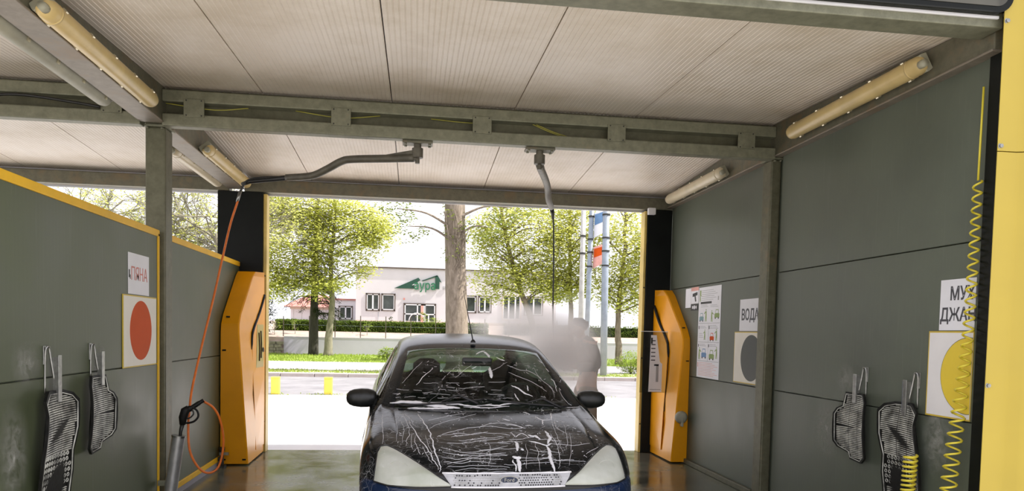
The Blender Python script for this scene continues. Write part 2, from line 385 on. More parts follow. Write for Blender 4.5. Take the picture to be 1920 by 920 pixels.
def rail(x0, x1, label, mat):
    t = thing('longitudinal_beam', label, 'beam', ((x0+x1)/2, 6.0, 2.96))
    m = MB().prism([(x0, 3.62, 2.96), (x0, 8.72, 2.96), (x0, 8.72, zc(8.72) - 0.002), (x0, YM, 3.238), (x0, 3.62, zc(3.62) - 0.002)], (x1 - x0, 0, 0))
    m.build('web', mat, t, bevel=0.006)
    MB().box(x0 - 0.012, x1 + 0.012, 3.62, 6.02, 2.952, 2.966).build('flange', M['galv_brown'], t, bevel=0.004)
    MB().box(x0 - 0.012, x1 + 0.012, 6.24, 8.7, 2.952, 2.966).build('flange', M['galv_brown'], t, bevel=0.004)
    return t
rail(-2.075, -1.925, 'brown stained roof beam carrying the left pair of lamp rows', M['galv_dark'])
rail(2.992, 3.12, 'dark green-grey roof beam along the top of the right wall', M['galv_dark'])
# middle ladder beam: one per bay
def ladder(x0, x1, battens, label):
    t = thing('ladder_beam', label, 'beam', ((x0 + x1)/2, 6.05, 2.93))
    MB().box(x0, x1, 6.0, 6.1, 2.93, 3.022).build('lower_tube', M['galv'], t, bevel=0.008)
    MB().box(x0, x1, 6.0, 6.1, 3.112, 3.20).build('upper_tube', M['galv'], t, bevel=0.008)
    MB().box(x0, x1, 6.1, 6.106, 2.94, 3.235).build('back_plate', M['post'], t)
    for bx in battens:
        m = MB().box(bx - 0.075, bx + 0.075, 5.99, 6.0, 3.0, 3.135)
        b = m.build('batten', M['galv'], t, bevel=0.002)
        r = MB()
        for dx in (-0.055, 0.055):
            for z in (3.012, 3.123): r.lathe((bx + dx, 5.99, z), (0, -1, 0), [(0.006, 0), (0.005, 0.004), (0.0, 0.005)], 6)
        tag(r.build('rivets', M['dark_metal'], b), kind='stuff')
    return t
ladder(-1.925, 2.99, (-1.69, -0.597, 0.505, 1.607, 2.723), 'galvanised ladder beam crossing the wash bay with two swivel arms below')
ladder(-7.3, -2.08, (-2.28, -3.4, -4.5, -5.6), 'galvanised ladder beam of the neighbouring bay left of the grey post')
def wires(pts, label, mat='wire', r=0.004):
    m = MB()
    for p in pts: m.tube(bez(p, 6), r, 5)
    return tag(m.build('cable', M[mat], smooth=True), label, 'cable')
wires([[(-1.9, 6.0-.01+.03, 3.10), (-1.55, 6.02, 3.07), (-1.3, 6.03, 3.10)]], 'thin yellow-green cable in the ladder beam left of the first batten gap')
wires([[(-0.95, 6.06, 3.11), (-0.6, 6.05, 3.075), (-0.3, 6.06, 3.11)]], 'thin yellow cable looped behind the second batten')
wires([[(0.1, 6.06, 3.11), (0.35, 6.05, 3.095), (0.5, 6.06, 3.098)]], 'yellow cable end left of the middle batten')
wires([[(0.92, 6.05, 3.112), (1.05, 6.04, 3.06), (1.2, 6.06, 3.02)], [(0.95, 6.05, 3.112), (1.1, 6.04, 3.055), (1.26, 6.06, 3.02)]], 'pair of yellow-green cables slanting in the gap right of the middle batten')
wires([[(-3.05, 5.97, 3.03), (-3.05, 5.97, 3.075), (-2.85, 5.97, 3.085), (-2.5, 5.97, 3.05), (-2.35, 5.97, 3.03)]], 'black cable arching over the lower tube of the left bay beam', 'cable_black', 0.011)
# back beam
def backbeam(x0, x1, label):
    t = thing('rear_beam', label, 'beam', ((x0+x1)/2, 8.8, 2.93))
    MB().box(x0, x1, 8.72, 8.84, 2.935, 3.075).build('tube', M['galv_dark'], t, bevel=0.01)
    MB().box(x0, x1, 8.845, 8.86, 2.915, 3.12).build('edge_trim', M['bwhite'], t, bevel=0.003)
    return t
backbeam(-1.92, 3.1, 'dark steel beam over the rear opening of the wash bay')
backbeam(-7.3, -2.08, 'dark steel beam over the rear opening of the neighbouring left bay')
# front header and fascia
t = thing('front_header', 'galvanised header beam across the front of the roof', 'beam', (0, 3.6, 3.04))
MB().box(-7.0, 2.985, 3.56, 3.72, 3.045, 3.12).build('channel', M['galv'], t, bevel=0.006)
MB().box(-7.0, 2.95, 3.545, 3.56, 3.085, 3.10).build('lip', M['bwhite'], t, bevel=0.003)
t = thing('fascia_board', 'dark olive fascia board with black rounded border above the front opening', 'sign board', (0, 3.48, 3.1))
def rrect(x0, x1, z0, z1, r, y, n=8):
    p = []
    for cx, cz, a0 in ((x1 - r, z0 + r, -PI/2), (x1 - r, z1 - r, 0), (x0 + r, z1 - r, PI/2), (x0 + r, z0 + r, PI)):
        for k in range(n + 1): a = a0 + PI/2*k/n; p.append((cx + r*math.cos(a), y, cz + r*math.sin(a)))
    return p
MB().prism(rrect(-3.2, 2.99, 3.095, 3.75, 0.09, 3.50), (0, 0.03, 0)).build('border', M['black_panel'], t)
MB().prism(rrect(-3.17, 2.96, 3.125, 3.72, 0.065, 3.497), (0, 0.02, 0)).build('board', M['olive_board'], t)
# yellow front column
t = thing('front_column', 'bright yellow clad column at the front right of the bay', 'column', (3.2, 3.53, 0))
def colsec(z0, z1):
    pts = [(3.06, 3.57), (2.958, 3.525), (2.955, 3.518), (2.975, 3.514), (3.06, 3.515), (3.085, 3.507), (3.12, 3.475), (3.16, 3.455), (3.24, 3.45), (3.42, 3.45), (3.45, 3.47), (3.45, 3.57)]
    return MB().rings([[(x, y, z) for x, y in pts] for z in (z0, z1)])
colsec(0.0, 2.405).build('cladding', M['yellow_bright'], t, smooth=True, auto=0.7)
colsec(2.41, 3.95).build('cladding', M['yellow_bright'], t, smooth=True, auto=0.7)
for z in (2.435, 3.065, 1.2, 0.2):
    MB().lathe((2.972, 3.520, z), (0, -1, 0), [(0.016, 0), (0.016, 0.004), (0.010, 0.005), (0.010, 0.011), (0.0, 0.012)], 12).build('bolt', M['chrome'], t)
MB().box(3.036, 3.3, 3.575, 3.70, 0.0, 3.04).build('jamb', M['black_panel'], t, bevel=0.004)

# rear columns
def rear_col(x0, x1, label, sx0, sx1):
    t = thing('rear_column', label, 'column', ((x0+x1)/2, 8.8, 0))
    MB().box(x0, x1, 8.70, 8.845, 0, 2.93).build('sheet', M['black_panel'], t, bevel=0.004)
    MB().box(sx0, sx1, 8.72, 8.87, 0, 2.915).build('edge_strip', M['cream_strip'], t, bevel=0.004)
    for z in (0.35, 1.15, 2.0): MB().lathe(((sx0+sx1)/2, 8.72, z), (0, -1, 0), [(0.01, 0), (0.009, 0.005), (0, 0.006)], 8).build('screw', M['dark_metal'], t)
    return t
M['cream_strip'] = pmat('pale_yellow_edge', (0.68, 0.50, 0.13), 0.4, var=0.2, scale=4)
rear_col(-2.2, -1.712, 'black sheet column left of the rear opening behind the orange hose', -1.71, -1.672)
rear_col(2.746, 3.05, 'black sheet column right of the rear opening with a small grey box on top', 2.715, 2.744)
one('junction_box', MB().box(2.735, 2.825, 8.64, 8.70, 2.865, 2.945), M['bwhite'], 'small pale junction box at the top of the right rear column', 'box', 0.008)

# ================================================================== FLUORESCENT LAMPS
def fluoro(cx, cz, y0, y1, d, label, lens, dirty=False):
    d = Vector(d).normalized(); s = Vector((0, 1, 0)).cross(d)      # d: the way the diffuser faces
    t = thing('tube_lamp', label, 'lamp', (cx, (y0+y1)/2, cz)); c = Vector((cx, 0, cz))
    sec = [(-0.05, -0.045), (0.05, -0.045), (0.056, -0.012), (0.052, 0.0), (-0.052, 0.0), (-0.056, -0.012)]
    MB().rings([[c + s*a + d*b + Vector((0, y, 0)) for a, b in sec] for y in (y0 + 0.02, y1 - 0.02)]).build('housing', M['fix_grey'], t, bevel=0.004)
    rings = []
    for k, (f, q) in enumerate([(0.0, 0.25), (0.012, 0.62), (0.035, 0.88), (0.07, 1.0)]):
        rings.append((y0 + f, q))
    for f, q in reversed([(0.0, 0.25), (0.012, 0.62), (0.035, 0.88), (0.07, 1.0)]): rings.append((y1 - f, q))
    R = []
    for y, q in rings:
        R.append([c + s*(0.056*q*math.cos(a)) + d*(-0.004 + 0.062*q*max(0, math.sin(a))**0.8) + Vector((0, y, 0)) for a in [PI*k/12 for k in range(13)]])
    MB().rings(R).build('diffuser', lens, t, smooth=True, auto=1.0)
    for yy in (y0 + 0.11,):
        MB().rings([[c + s*(0.0585*math.cos(a)) + d*(-0.004 + 0.065*max(0, math.sin(a))**0.8) + Vector((0, y, 0)) for a in [PI*k/12 for k in range(13)]] for y in (yy - 0.006, yy + 0.006)]).build('collar', lens, t, smooth=True)
    MB().tube([c + d*0.02 + Vector((0, y0 - 0.02, 0)), c + d*0.02 + Vector((0, y0 + 0.02, 0))], [0.022, 0.026], 12).build('end_cap', M['fix_grey'], t, smooth=True)
    n = 5
    for k in range(n):
        for sg in (-1, 1):
            y = y0 + 0.16 + (y1 - y0 - 0.3) * k / (n - 1)
            p = c + s*(0.058*sg) + Vector((0, y, 0))
            MB().obox(p + d*0.004, s*0.004, Vector((0, 0.012, 0)), d*0.012).build('clip', M['clip'], t)
fluoro(-1.862, 2.995, 4.03, 5.62, (0.62, 0, -0.78), 'yellowed tube lamp on the near left beam, wash bay side', M['lens'])
fluoro(-2.17, 2.985, 3.95, 5.62, (-0.35, 0, -1), 'dirty grey tube lamp on the near left beam, outer side', M['fix_grey'])
fluoro(-1.862, 2.995, 6.95, 8.6, (0.62, 0, -0.78), 'yellowed tube lamp on the far left beam, wash bay side', M['lens'])
fluoro(-2.15, 2.985, 7.0, 8.55, (-0.35, 0, -1), 'pale tube lamp on the far left beam, outer side', M['lens_pale'])
fluoro(2.93, 3.05, 4.07, 5.66, (-0.85, 0, -0.5), 'yellowed tube lamp high on the near right wall', M['lens'])
fluoro(2.93, 3.02, 6.92, 8.52, (-0.85, 0, -0.5), 'paler tube lamp high on the far right wall', M['lens_pale'])

# ================================================================== SWIVEL BOOMS AND HOSES
def boom(c, path, label):
    c = Vector(c); t = thing('swivel_boom', label, 'hose boom', c)
    MB().box(c.x - 0.12, c.x + 0.12, c.y - 0.06, c.y + 0.06, 2.912, 2.93).build('mounting_plate', M['galv_dark'], t, bevel=0.003)
    for dx in (-0.095, 0.095):
        for dy in (-0.04, 0.04): MB().lathe((c.x + dx, c.y + dy, 2.912), (0, 0, -1), [(0.011, 0), (0.011, 0.01), (0, 0.01)], 6).build('bolt', M['galv'], t)
    MB().lathe((c.x, c.y, 2.912), (0, 0, -1), [(0.03, 0), (0.03, 0.03), (0.045, 0.031), (0.045, 0.105), (0.03, 0.11), (0.018, 0.112), (0.018, 0.15), (0.0, 0.152)], 18).build('pivot', M['boom'], t, smooth=True, auto=0.6)
    path = [Vector(p) for p in path]
    d = (path[1] - path[0]); d.z = 0; d.normalize(); n = d.cross(Vector((0, 0, 1)))
    a = c + Vector((0, 0, -0.045)) ; a.z = 2.872
    gl = 0.26
    MB().prism([a + n*0.022, Vector((a.x, a.y, 2.79)) + n*0.022, path[0] + d*gl + n*0.022 + Vector((0,0,-0.02)), path[0] + d*gl + n*0.022 + Vector((0,0,0.025))], n * -0.044).build('gusset', M['boom'], t, bevel=0.006)
    P = bez(path, 6); m = len(P)
    MB().tube(P, [0.033 - 0.004 * i / m for i in range(m)], 12).build('arm', M['boom'], t, smooth=True)
    return t
A1 = [(-0.03, 6.1, 2.805), (-0.24, 6.17, 2.805), (-0.52, 6.28, 2.81), (-0.62, 6.33, 2.80), (-0.74, 6.39, 2.745), (-0.85, 6.44, 2.70), (-0.94, 6.48, 2.69), (-1.1, 6.56, 2.689)]
b1 = boom((-0.003, 6.1, 2.93), A1, 'bent grey swivel boom reaching left under the ladder beam')
MB().tube([(-1.08, 6.55, 2.69), (-1.426, 6.71, 2.672), (-1.50, 6.74, 2.65)], [0.022, 0.02, 0.017], 10).build('hose_sleeve', M['cable_black'], b1, smooth=True)
MB().tube(bez([(-1.10, 6.56, 2.695), (-1.3, 6.65, 2.70), (-1.45, 6.70, 2.675), (-1.514, 6.72, 2.58)], 6), 0.009, 8).build('hose_lead', M['cable_black'], b1, smooth=True)
MB().tube([(-1.512, 6.72, 2.585), (-1.535, 6.71, 2.49)], [0.014, 0.011], 8).build('coupling', M['chrome'], b1, smooth=True)
A2 = [(0.998, 6.13, 2.81), (1.03, 6.25, 2.80), (1.13, 6.62, 2.80), (1.2, 6.88, 2.775), (1.245, 7.08, 2.71), (1.28, 7.2, 2.69), (1.33, 7.38, 2.68)]
b2 = boom((0.991, 6.1, 2.93), A2, 'bent grey swivel boom pointing away towards the rear opening')
MB().tube([(1.325, 7.36, 2.68), (1.38, 7.57, 2.655), (1.392, 7.61, 2.60)], [0.024, 0.02, 0.014], 10).build('hose_sleeve', M['cable_black'], b2, smooth=True)
hp = [(-1.53, 6.71, 2.50), (-1.583, 6.68, 2.296), (-1.624, 6.6, 2.014), (-1.675, 6.5, 1.648), (-1.727, 6.35, 1.249), (-1.755, 6.2, 0.932), (-1.752, 6.12, 0.782), (-1.758, 6.1, 0.624), (-1.745, 6.1, 0.434), (-1.682, 6.12, 0.294), (-1.609, 6.15, 0.25), (-1.543, 6.18, 0.305), (-1.511, 6.18, 0.486), (-1.521, 6.12, 0.674), (-1.564, 6.08, 0.78), (-1.634, 6.04, 0.837)]
one('pressure_hose', MB().tube(bez(hp, 8), 0.0095, 8), M['orange'], 'orange pressure hose hanging from the left boom and looping to the spray gun', 'hose', 0, smooth=True)
one('pressure_hose', MB().tube(bez([(1.392, 7.61, 2.62), (1.402, 7.62, 2.5), (1.416, 7.64, 2.114), (1.434, 7.68, 1.506), (1.50, 7.78, 1.16), (1.62, 7.95, 1.02), (1.70, 8.05, 1.10)], 8), 0.008, 8), M['cable_black'], 'black pressure hose hanging from the rear pointing boom into the mist', 'hose', 0, smooth=True)
t = thing('spray_gun', 'black spray gun hung upside down in the grey holder tube', 'spray gun', (-1.79, 6.0, 0.56))
MB().tube(bez([(-1.625, 6.035, 0.842), (-1.665, 6.02, 0.815), (-1.70, 6.01, 0.79), (-1.735, 6.0, 0.77)], 5), [0.015]*4 + [0.018]*8 + [0.024]*4, 10).build('handle', M['rubber'], t, smooth=True)
MB().tube([(-1.725, 6.0, 0.785), (-1.752, 6.0, 0.762), (-1.768, 6.0, 0.71), (-1.772, 6.0, 0.655)], [0.024, 0.034, 0.032, 0.022], 12).build('gun_body', M['rubber'], t, smooth=True)
MB().tube(bez([(-1.70, 6.0, 0.79), (-1.665, 6.0, 0.765), (-1.655, 6.0, 0.72), (-1.685, 6.0, 0.682), (-1.73, 6.0, 0.668), (-1.765, 6.0, 0.672)], 5), 0.008, 8).build('trigger_guard', M['rubber'], t, smooth=True)
MB().tube(bez([(-1.70, 6.0, 0.775), (-1.69, 6.0, 0.74), (-1.715, 6.0, 0.71), (-1.745, 6.0, 0.70)], 5), 0.006, 8).build('trigger', M['dark_metal'], t, smooth=True)
MB().tube([(-1.772, 6.0, 0.66), (-1.785, 6.0, 0.60), (-1.793, 6.0, 0.50)], [0.018, 0.013, 0.012], 10).build('lance', M['dark_metal'], t, smooth=True)
t = thing('lance_holder', 'grey metal tube holding the spray gun in front of the left post', 'tube', (-1.86, 6.0, 0))
TP = [Vector((-1.8, 6.0, 0.57)), Vector((-1.878, 6.0, 0.0))]
ax = (TP[0] - TP[1]).normalized(); e = ax.orthogonal().normalized(); g = ax.cross(e); tl = (TP[0] - TP[1]).length
MB().lathe(TP[1], ax, [(0.0, 0.002), (0.048, 0.002), (0.048, tl), (0.043, tl), (0.043, tl - 0.3), (0.0, tl - 0.3)], 24).build('tube', M['steel_tube'], t, smooth=True, auto=0.6)
MB().lathe(TP[1], ax, [(0.0485, tl - 0.012), (0.051, tl - 0.012), (0.051, tl + 0.002), (0.0475, tl + 0.002)], 24).build('rim', M['chrome'], t, smooth=True, auto=0.6)
MB().box(-1.95, -1.82, 5.99, 6.01, 0.18, 0.22).build('bracket', M['galv'], t)

# coiled yellow hose on the right
t = thing('coil_hose', 'yellow coiled hose hanging beside the black jamb on the right', 'hose', (2.95, 3.7, 0.3))
MB().tube(helix([(3.012, 3.712, 2.3), (3.010, 3.714, 1.9), (3.003, 3.716, 1.5), (2.99, 3.73, 1.15), (2.97, 3.735, 0.9), (2.945, 3.73, 0.65), (2.93, 3.73, 0.4)], [0.021, 0.024, 0.026, 0.037, 0.04], 31), 0.0062, 6).build('coil', M['coil'], t, smooth=True)
MB().tube(helix([(2.925, 4.03, 0.75), (2.92, 4.035, 0.55), (2.91, 4.03, 0.36)], 0.035, 14), 0.0075, 6).build('coil', M['coil'], t, smooth=True)
MB().tube(bez([(2.93, 3.76, 0.38), (2.90, 3.76, 0.24), (2.90, 3.86, 0.18), (2.90, 3.96, 0.22), (2.91, 4.02, 0.34)], 6), 0.0075, 6).build('loop', M['coil'], t, smooth=True)
MB().tube([(3.012, 3.712, 2.3), (3.02, 3.715, 2.8)], 0.006, 6).build('lead', M['coil'], t, smooth=True)

# ================================================================== SIGNS AND POSTERS (right wall faces -X, left wall faces +X)
def wall_frame(side):
    if side == 'R': return XR, Vector((0, -1, 0)), -1
    return XL, Vector((0, 1, 0)), 1
def sheet(side, y0, y1, z0, z1, mat, name, label, cat, off=0.0, th=0.003, group=None):
    X, ax, s = wall_frame(side); t = thing(name, label, cat, (X, (y0+y1)/2, z0), group)
    xa = X + s*(0.001 + off); xb = X + s*(0.001 + off + th)
    MB().box(min(xa, xb), max(xa, xb), min(y0, y1), max(y0, y1), z0, z1).build('sheet', mat, t)
    t['_x'] = xb; return t
def patch(t, side, y0, y1, z0, z1, mat, name='print', d=0.0006):
    X, ax, s = wall_frame(side); xa = t['_x']; xb = xa + s*d
    return MB().box(min(xa, xb), max(xa, xb), min(y0, y1), max(y0, y1), z0, z1).build(name, mat, t)
def disc(t, side, yc, z, r, mat, rim=None, ymin=None):
    X, ax, s = wall_frame(side)
    pts = [(yc + r*math.cos(a), z + r*math.sin(a)) for a in [2*PI*k/48 for k in range(48)]]
    if ymin is not None: pts = [(max(y, ymin), zz) for y, zz in pts]
    MB().prism([(t['_x'], y, zz) for y, zz in pts], (s*0.0012, 0, 0)).build('disc', mat, t)
    if rim:
        pts = [(yc + (r+.003)*math.cos(a), z + (r+.003)*math.sin(a)) for a in [2*PI*k/48 for k in range(48)]]
        if ymin is not None: pts = [(max(y, ymin), zz) for y, zz in pts]
        MB().prism([(t['_x'], y, zz) for y, zz in pts], (s*0.0006, 0, 0)).build('disc_outline', rim, t)
def words(t, side, s_, y, z, size, mat, xs=1.0, bold=0.0, align='CENTER'):
    X, ax, sg = wall_frame(side)
    return text_mesh(s_, size, mat, 'lettering', t, (t['_x'] + sg*0.0008, y, z), ax, (0, 0, 1), 0.0006, align, bold, xs)
def board(side, ya, yb, z0, z1, face, label, edges='tblr'):
    t = sheet(side, ya, yb, z0, z1, M['yellow_line'], 'circle_sign', label, 'sign', th=0.006)
    e = 0.009; lo, hi = min(ya, yb), max(ya, yb)
    patch(t, side, lo + (e if 'l' in edges else 0), hi - e, z0 + e, z1 - e, face, 'face', 0.001); t['_x'] = t['_x'] + wall_frame(side)[2]*0.001
    return t
t = sheet('L', 5.435, 5.835, 1.632, 1.918, M['paper'], 'paper_sign', 'white paper reading ПЯНА in faded red on the left partition', 'sign')
words(t, 'L', 'ПЯНА', 5.64, 1.77, 0.13, M['ink_red'], 0.88)
patch(t, 'L', 5.442, 5.462, 1.745, 1.80, M['ink_black'], 'stain'); patch(t, 'L', 5.462, 5.475, 1.735, 1.765, M['ink_black'], 'stain')
t = board('L', 5.333, 5.985, 1.12, 1.625, M['cream'], 'cream board with a large orange-red circle under the red lettered paper')
disc(t, 'L', 5.662, 1.378, 0.212, M['red_disc'])
t = sheet('R', 6.705, 6.285, 1.485, 1.78, M['paper'], 'paper_sign', 'white paper reading ВОДА above the black circle', 'sign', off=0.004)
words(t, 'R', 'ВОДА', 6.49, 1.63, 0.14, M['ink_grey'], 0.88, 0.003)
t = board('R', 6.806, 6.225, 0.998, 1.478, M['cream'], 'cream board with a black circle half hidden by the right post')
disc(t, 'R', 6.44, 1.237, 0.212, M['black_disc'])
t = sheet('R', 4.004, 3.728, 1.49, 1.781, M['paper'], 'paper_sign', 'white paper reading МУХИ ДЖАНТИ behind the yellow coil hose', 'sign')
words(t, 'R', 'МУХИ', 3.795, 1.695, 0.105, M['ink_grey'], 0.85, 0.002); words(t, 'R', 'ДЖАНТИ', 3.795, 1.575, 0.105, M['ink_grey'], 0.85, 0.002)
t = board('R', 4.082, 3.726, 0.986, 1.485, M['white_board'], 'white board with a large yellow circle behind the coil hose', 'tb')
disc(t, 'R', 3.752, 1.236, 0.212, M['yellow_disc'], M['ink_black'], ymin=3.727)

# instruction poster
t = sheet('R', 7.752, 7.162, 0.99, 1.95, M['paper'], 'instruction_poster', 'tall white washing instruction poster with rows of pictograms', 'poster')
yl, yr = 7.742, 7.172; W_ = yl - yr
def py(u): return yl - u * W_
def lines(u0, u1, z, n, dz, mat='ink_light', h=0.004):
    for k in range(n):
        patch(t, 'R', py(u0), py(u0 + (u1-u0)*(0.75 + 0.25*((k*37) % 5)/4)), z - k*dz - h, z - k*dz, M[mat], 'text_line')
def figure_car(u, z, sc, mat):
    X = t['_x']; y = py(u)
    def P(pts): return [(X, y - a*sc, z + b*sc) for a, b in pts]
    MB().prism(P([(-.5, .05), (.5, .05), (.52, .38), (.36, .42), (.28, .75), (-.28, .75), (-.36, .42), (-.52, .38)]), (-0.0008, 0, 0)).build('car_pictogram', mat, t)
    MB().prism(P([(-.28, .44), (.28, .44), (.22, .69), (-.22, .69)]), (-0.0014, 0, 0)).build('car_pictogram_window', M['paper'], t)
    for a in (-.33, .33): MB().prism(P([(a - .09, -.05), (a + .09, -.05), (a + .09, .08), (a - .09, .08)]), (-0.0014, 0, 0)).build('car_pictogram_wheel', M['ink_black'], t)
def figure_man(u, z, sc, mat, fl=1):
    X = t['_x']; y = py(u)
    def P(pts): return [(X, y - a*sc*fl, z + b*sc) for a, b in pts]
    MB().prism(P([(-.12, 0), (-.02, 0), (.03, .35), (.12, 0), (.22, 0), (.13, .45), (.12, .72), (.42, .60), (.44, .66), (.12, .84), (-.06, .84), (-.1, .45)]), (-0.0008, 0, 0)).build('man_pictogram', mat, t)
    MB().prism(P([(.03 + .075*math.cos(q), .94 + .075*math.sin(q)) for q in [PI*k/5 for k in range(10)]]), (-0.0008, 0, 0)).build('man_pictogram_head', mat, t)
lines(0.12, 0.85, 1.915, 6, 0.020); patch(t, 'R', py(0.03), py(0.09), 1.87, 1.92, M['ink_green']); figure_man(0.05, 1.80, 0.09, M['ink_green'])
patch(t, 'R', py(0.88), py(0.92), 1.80, 1.84, M['ink_light'])
patch(t, 'R', py(0.08), py(0.60), 1.772, 1.795, M['ink_black'], 'heading_bar'); lines(0.1, 0.5, 1.76, 2, 0.016); lines(0.55, 0.95, 1.755, 2, 0.016)
for zz in (1.565, 1.365, 1.165): patch(t, 'R', py(0.01), py(0.99), zz, zz + 0.004, M['ink_light'], 'rule')
for zz in (1.365, 1.165): patch(t, 'R', py(0.495), py(0.502), zz, zz + 0.19, M['ink_light'], 'rule')
figure_car(0.14, 1.59, 0.115, M['ink_teal']); figure_man(0.36, 1.585, 0.13, M['ink_green'], -1); figure_man(0.62, 1.58, 0.12, M['ink_green']); figure_car(0.86, 1.615, 0.12, M['ink_green'])
lines(0.08, 0.44, 1.535, 2, 0.016); lines(0.56, 0.94, 1.545, 3, 0.015); patch(t, 'R', py(0.02), py(0.05), 1.505, 1.54, M['ink_black']); patch(t, 'R', py(0.51), py(0.54), 1.505, 1.54, M['ink_black'])
figure_man(0.33, 1.39, 0.11, M['ink_green'], -1); lines(0.04, 0.26, 1.46, 3, 0.02); figure_car(0.66, 1.385, 0.105, M['red_disc']); figure_man(0.87, 1.385, 0.12, M['ink_green'], -1)
lines(0.08, 0.44, 1.345, 2, 0.015); lines(0.56, 0.94, 1.345, 2, 0.015); patch(t, 'R', py(0.02), py(0.05), 1.315, 1.345, M['ink_black']); patch(t, 'R', py(0.51), py(0.54), 1.315, 1.345, M['ink_black'])
figure_man(0.08, 1.18, 0.13, M['ink_green']); figure_car(0.31, 1.20, 0.13, M['ink_blue']); figure_car(0.67, 1.19, 0.13, M['ink_green']); figure_man(0.9, 1.2, 0.12, M['ink_green'], -1)
lines(0.06, 0.95, 1.15, 9, 0.0165, 'ink_pink'); patch(t, 'R', py(0.02), py(0.05), 1.10, 1.15, M['ink_pink'])
t = sheet('R', 8.155, 7.99, 1.745, 1.96, M['paper'], 'small_notice', 'small plain white notice left of the tall instruction poster', 'notice')
t = sheet('R', 7.985, 7.765, 1.785, 1.965, M['paper'], 'small_notice', 'small notice with a pink header and a black gun picture', 'notice')
patch(t, 'R', 7.985, 7.765, 1.925, 1.965, M['ink_pink'], 'header')
MB().prism([(t['_x'], y, z) for y, z in ((7.94, 1.895), (7.80, 1.91), (7.80, 1.875), (7.85, 1.87), (7.83, 1.81), (7.86, 1.805), (7.885, 1.865), (7.94, 1.86))], (-0.0008, 0, 0)).build('gun_picture', M['ink_black'], t)
t = sheet('R', 7.985, 7.775, 1.71, 1.78, M['ink_black'], 'small_notice', 'small black sticker with a white pictogram under the gun notice', 'notice')
disc(t, 'R', 7.88, 1.745, 0.022, M['paper']); patch(t, 'R', 7.945, 7.915, 1.73, 1.76, M['paper']); patch(t, 'R', 7.845, 7.815, 1.73, 1.76, M['paper'])

# ================================================================== CLIPS AND MATS
def mat_outline(kind):
    if kind == 'long':  # (u, v) u along the wall, v down, metres
        return [(-.06, 0), (.06, .0), (.13, .02), (.165, .06), (.15, .20), (.12, .33), (.135, .45), (.13, .60), (.09, .66), (-.06, .66), (-.135, .58), (-.15, .45), (-.155, .34), (-.13, .24), (-.10, .12), (-.11, .05)]
    return [(-.08, 0), (.075, .0), (.085, .09), (.125, .11), (.15, .15), (.15, .34), (.12, .375), (.03, .40), (.02, .44), (-.08, .45), (-.125, .41), (-.12, .20), (-.11, .05)]
def car_mat(side, yc, ztop, kind, flip, label, group=None):
    X, ax, s = wall_frame(side); n = Vector((s, 0, 0)); ax = ax * flip
    t = thing('car_mat', label, 'car mat', (X + s*0.04, yc, ztop - 0.66))
    def P(u, v, d): # gently curled rubber sheet
        return Vector((X, yc, ztop)) + ax*u + Vector((0, 0, -v)) + n*(0.03 + d + 0.5*u*u + 0.02*math.sin(v*7))
    o = [(u*1.3, v*1.05) for u, v in mat_outline(kind)]; c = Vector((sum(p[0] for p in o)/len(o), sum(p[1] for p in o)/len(o)))
    oo = []
    for i in range(len(o)):
        a, b = Vector(o[i]), Vector(o[(i+1) % len(o)])
        oo += [a, a.lerp(b, 0.33), a.lerp(b, 0.67)]
    N = len(oo); rings = [[P(p.x, p.y, 0) for p in oo], [P(p.x, p.y, 0.016) for p in oo]]
    for q in (0.93, 0.9, 0.6, 0.3): rings.append([P(c.x + (p.x - c.x)*q, c.y + (p.y - c.y)*q, 0.016 if q > 0.92 else 0.006) for p in oo])
    m = MB().rings(rings, cap=False); m.add(rings[-1], [tuple(range(N))]); m.add(rings[0], [tuple(range(N))[::-1]])
    m.build('rubber_sheet', M['rubber'], t, smooth=True, auto=0.8)
    def inside(u, v):
        r = False
        for i in range(len(o)):
            (x1, y1), (x2, y2) = o[i], o[(i+1) % len(o)]
            if (y1 > v) != (y2 > v) and u < (x2-x1)*(v-y1)/(y2-y1) + x1: r = not r
        return r
    rib = MB(); stud = MB()
    vmax = max(p[1] for p in o)
    v = 0.03
    while v < vmax - 0.02:
        zone = v / vmax
        studs = kind == 'long' and 0.50 < zone < 0.76
        if not studs:
            for ua, ub in ((-0.22, -0.07), (-0.062, 0.03), (0.038, 0.2)):
                seg = []; k = 0
                for q in range(9):
                    u = ua + (ub - ua)*q/8; vv = v + 0.035*(u + 0.05)*(-1 if zone < .5 else 1)
                    if inside(u*1.09, min(vmax - .01, vv + .012)) and inside(u*1.09, max(.005, vv - .012)): seg.append(P(u, vv, 0.008))
                if len(seg) > 1: rib.tube(seg, 0.0042, 4)
            v += 0.0125
        else:
            for k in range(12):
                u = -0.18 + 0.032*k
                if inside(u*1.15, v + .01) and inside(u*1.15, v - .01):
                    stud.tube([P(u + 0.009*math.cos(a), v + 0.011*math.sin(a), 0.008) for a in [2*PI*q/8 for q in range(9)]], 0.0028, 4, False)
            v += 0.032
    tag(rib.build('ribs', M['rubber_rib'], t), kind='stuff')
    if stud.v: tag(stud.build('studs', M['rubber_rib'], t), kind='stuff')
    # seam lines
    sl = MB()
    w0 = [P(p[0]*.92, c.y + (p[1]-c.y)*.94, 0.014) for p in o]; sl.tube(w0 + [w0[0]], 0.0035, 5, False)
    sl.build('rim_bead', M['rubber_rib'], t, smooth=True)
    return t
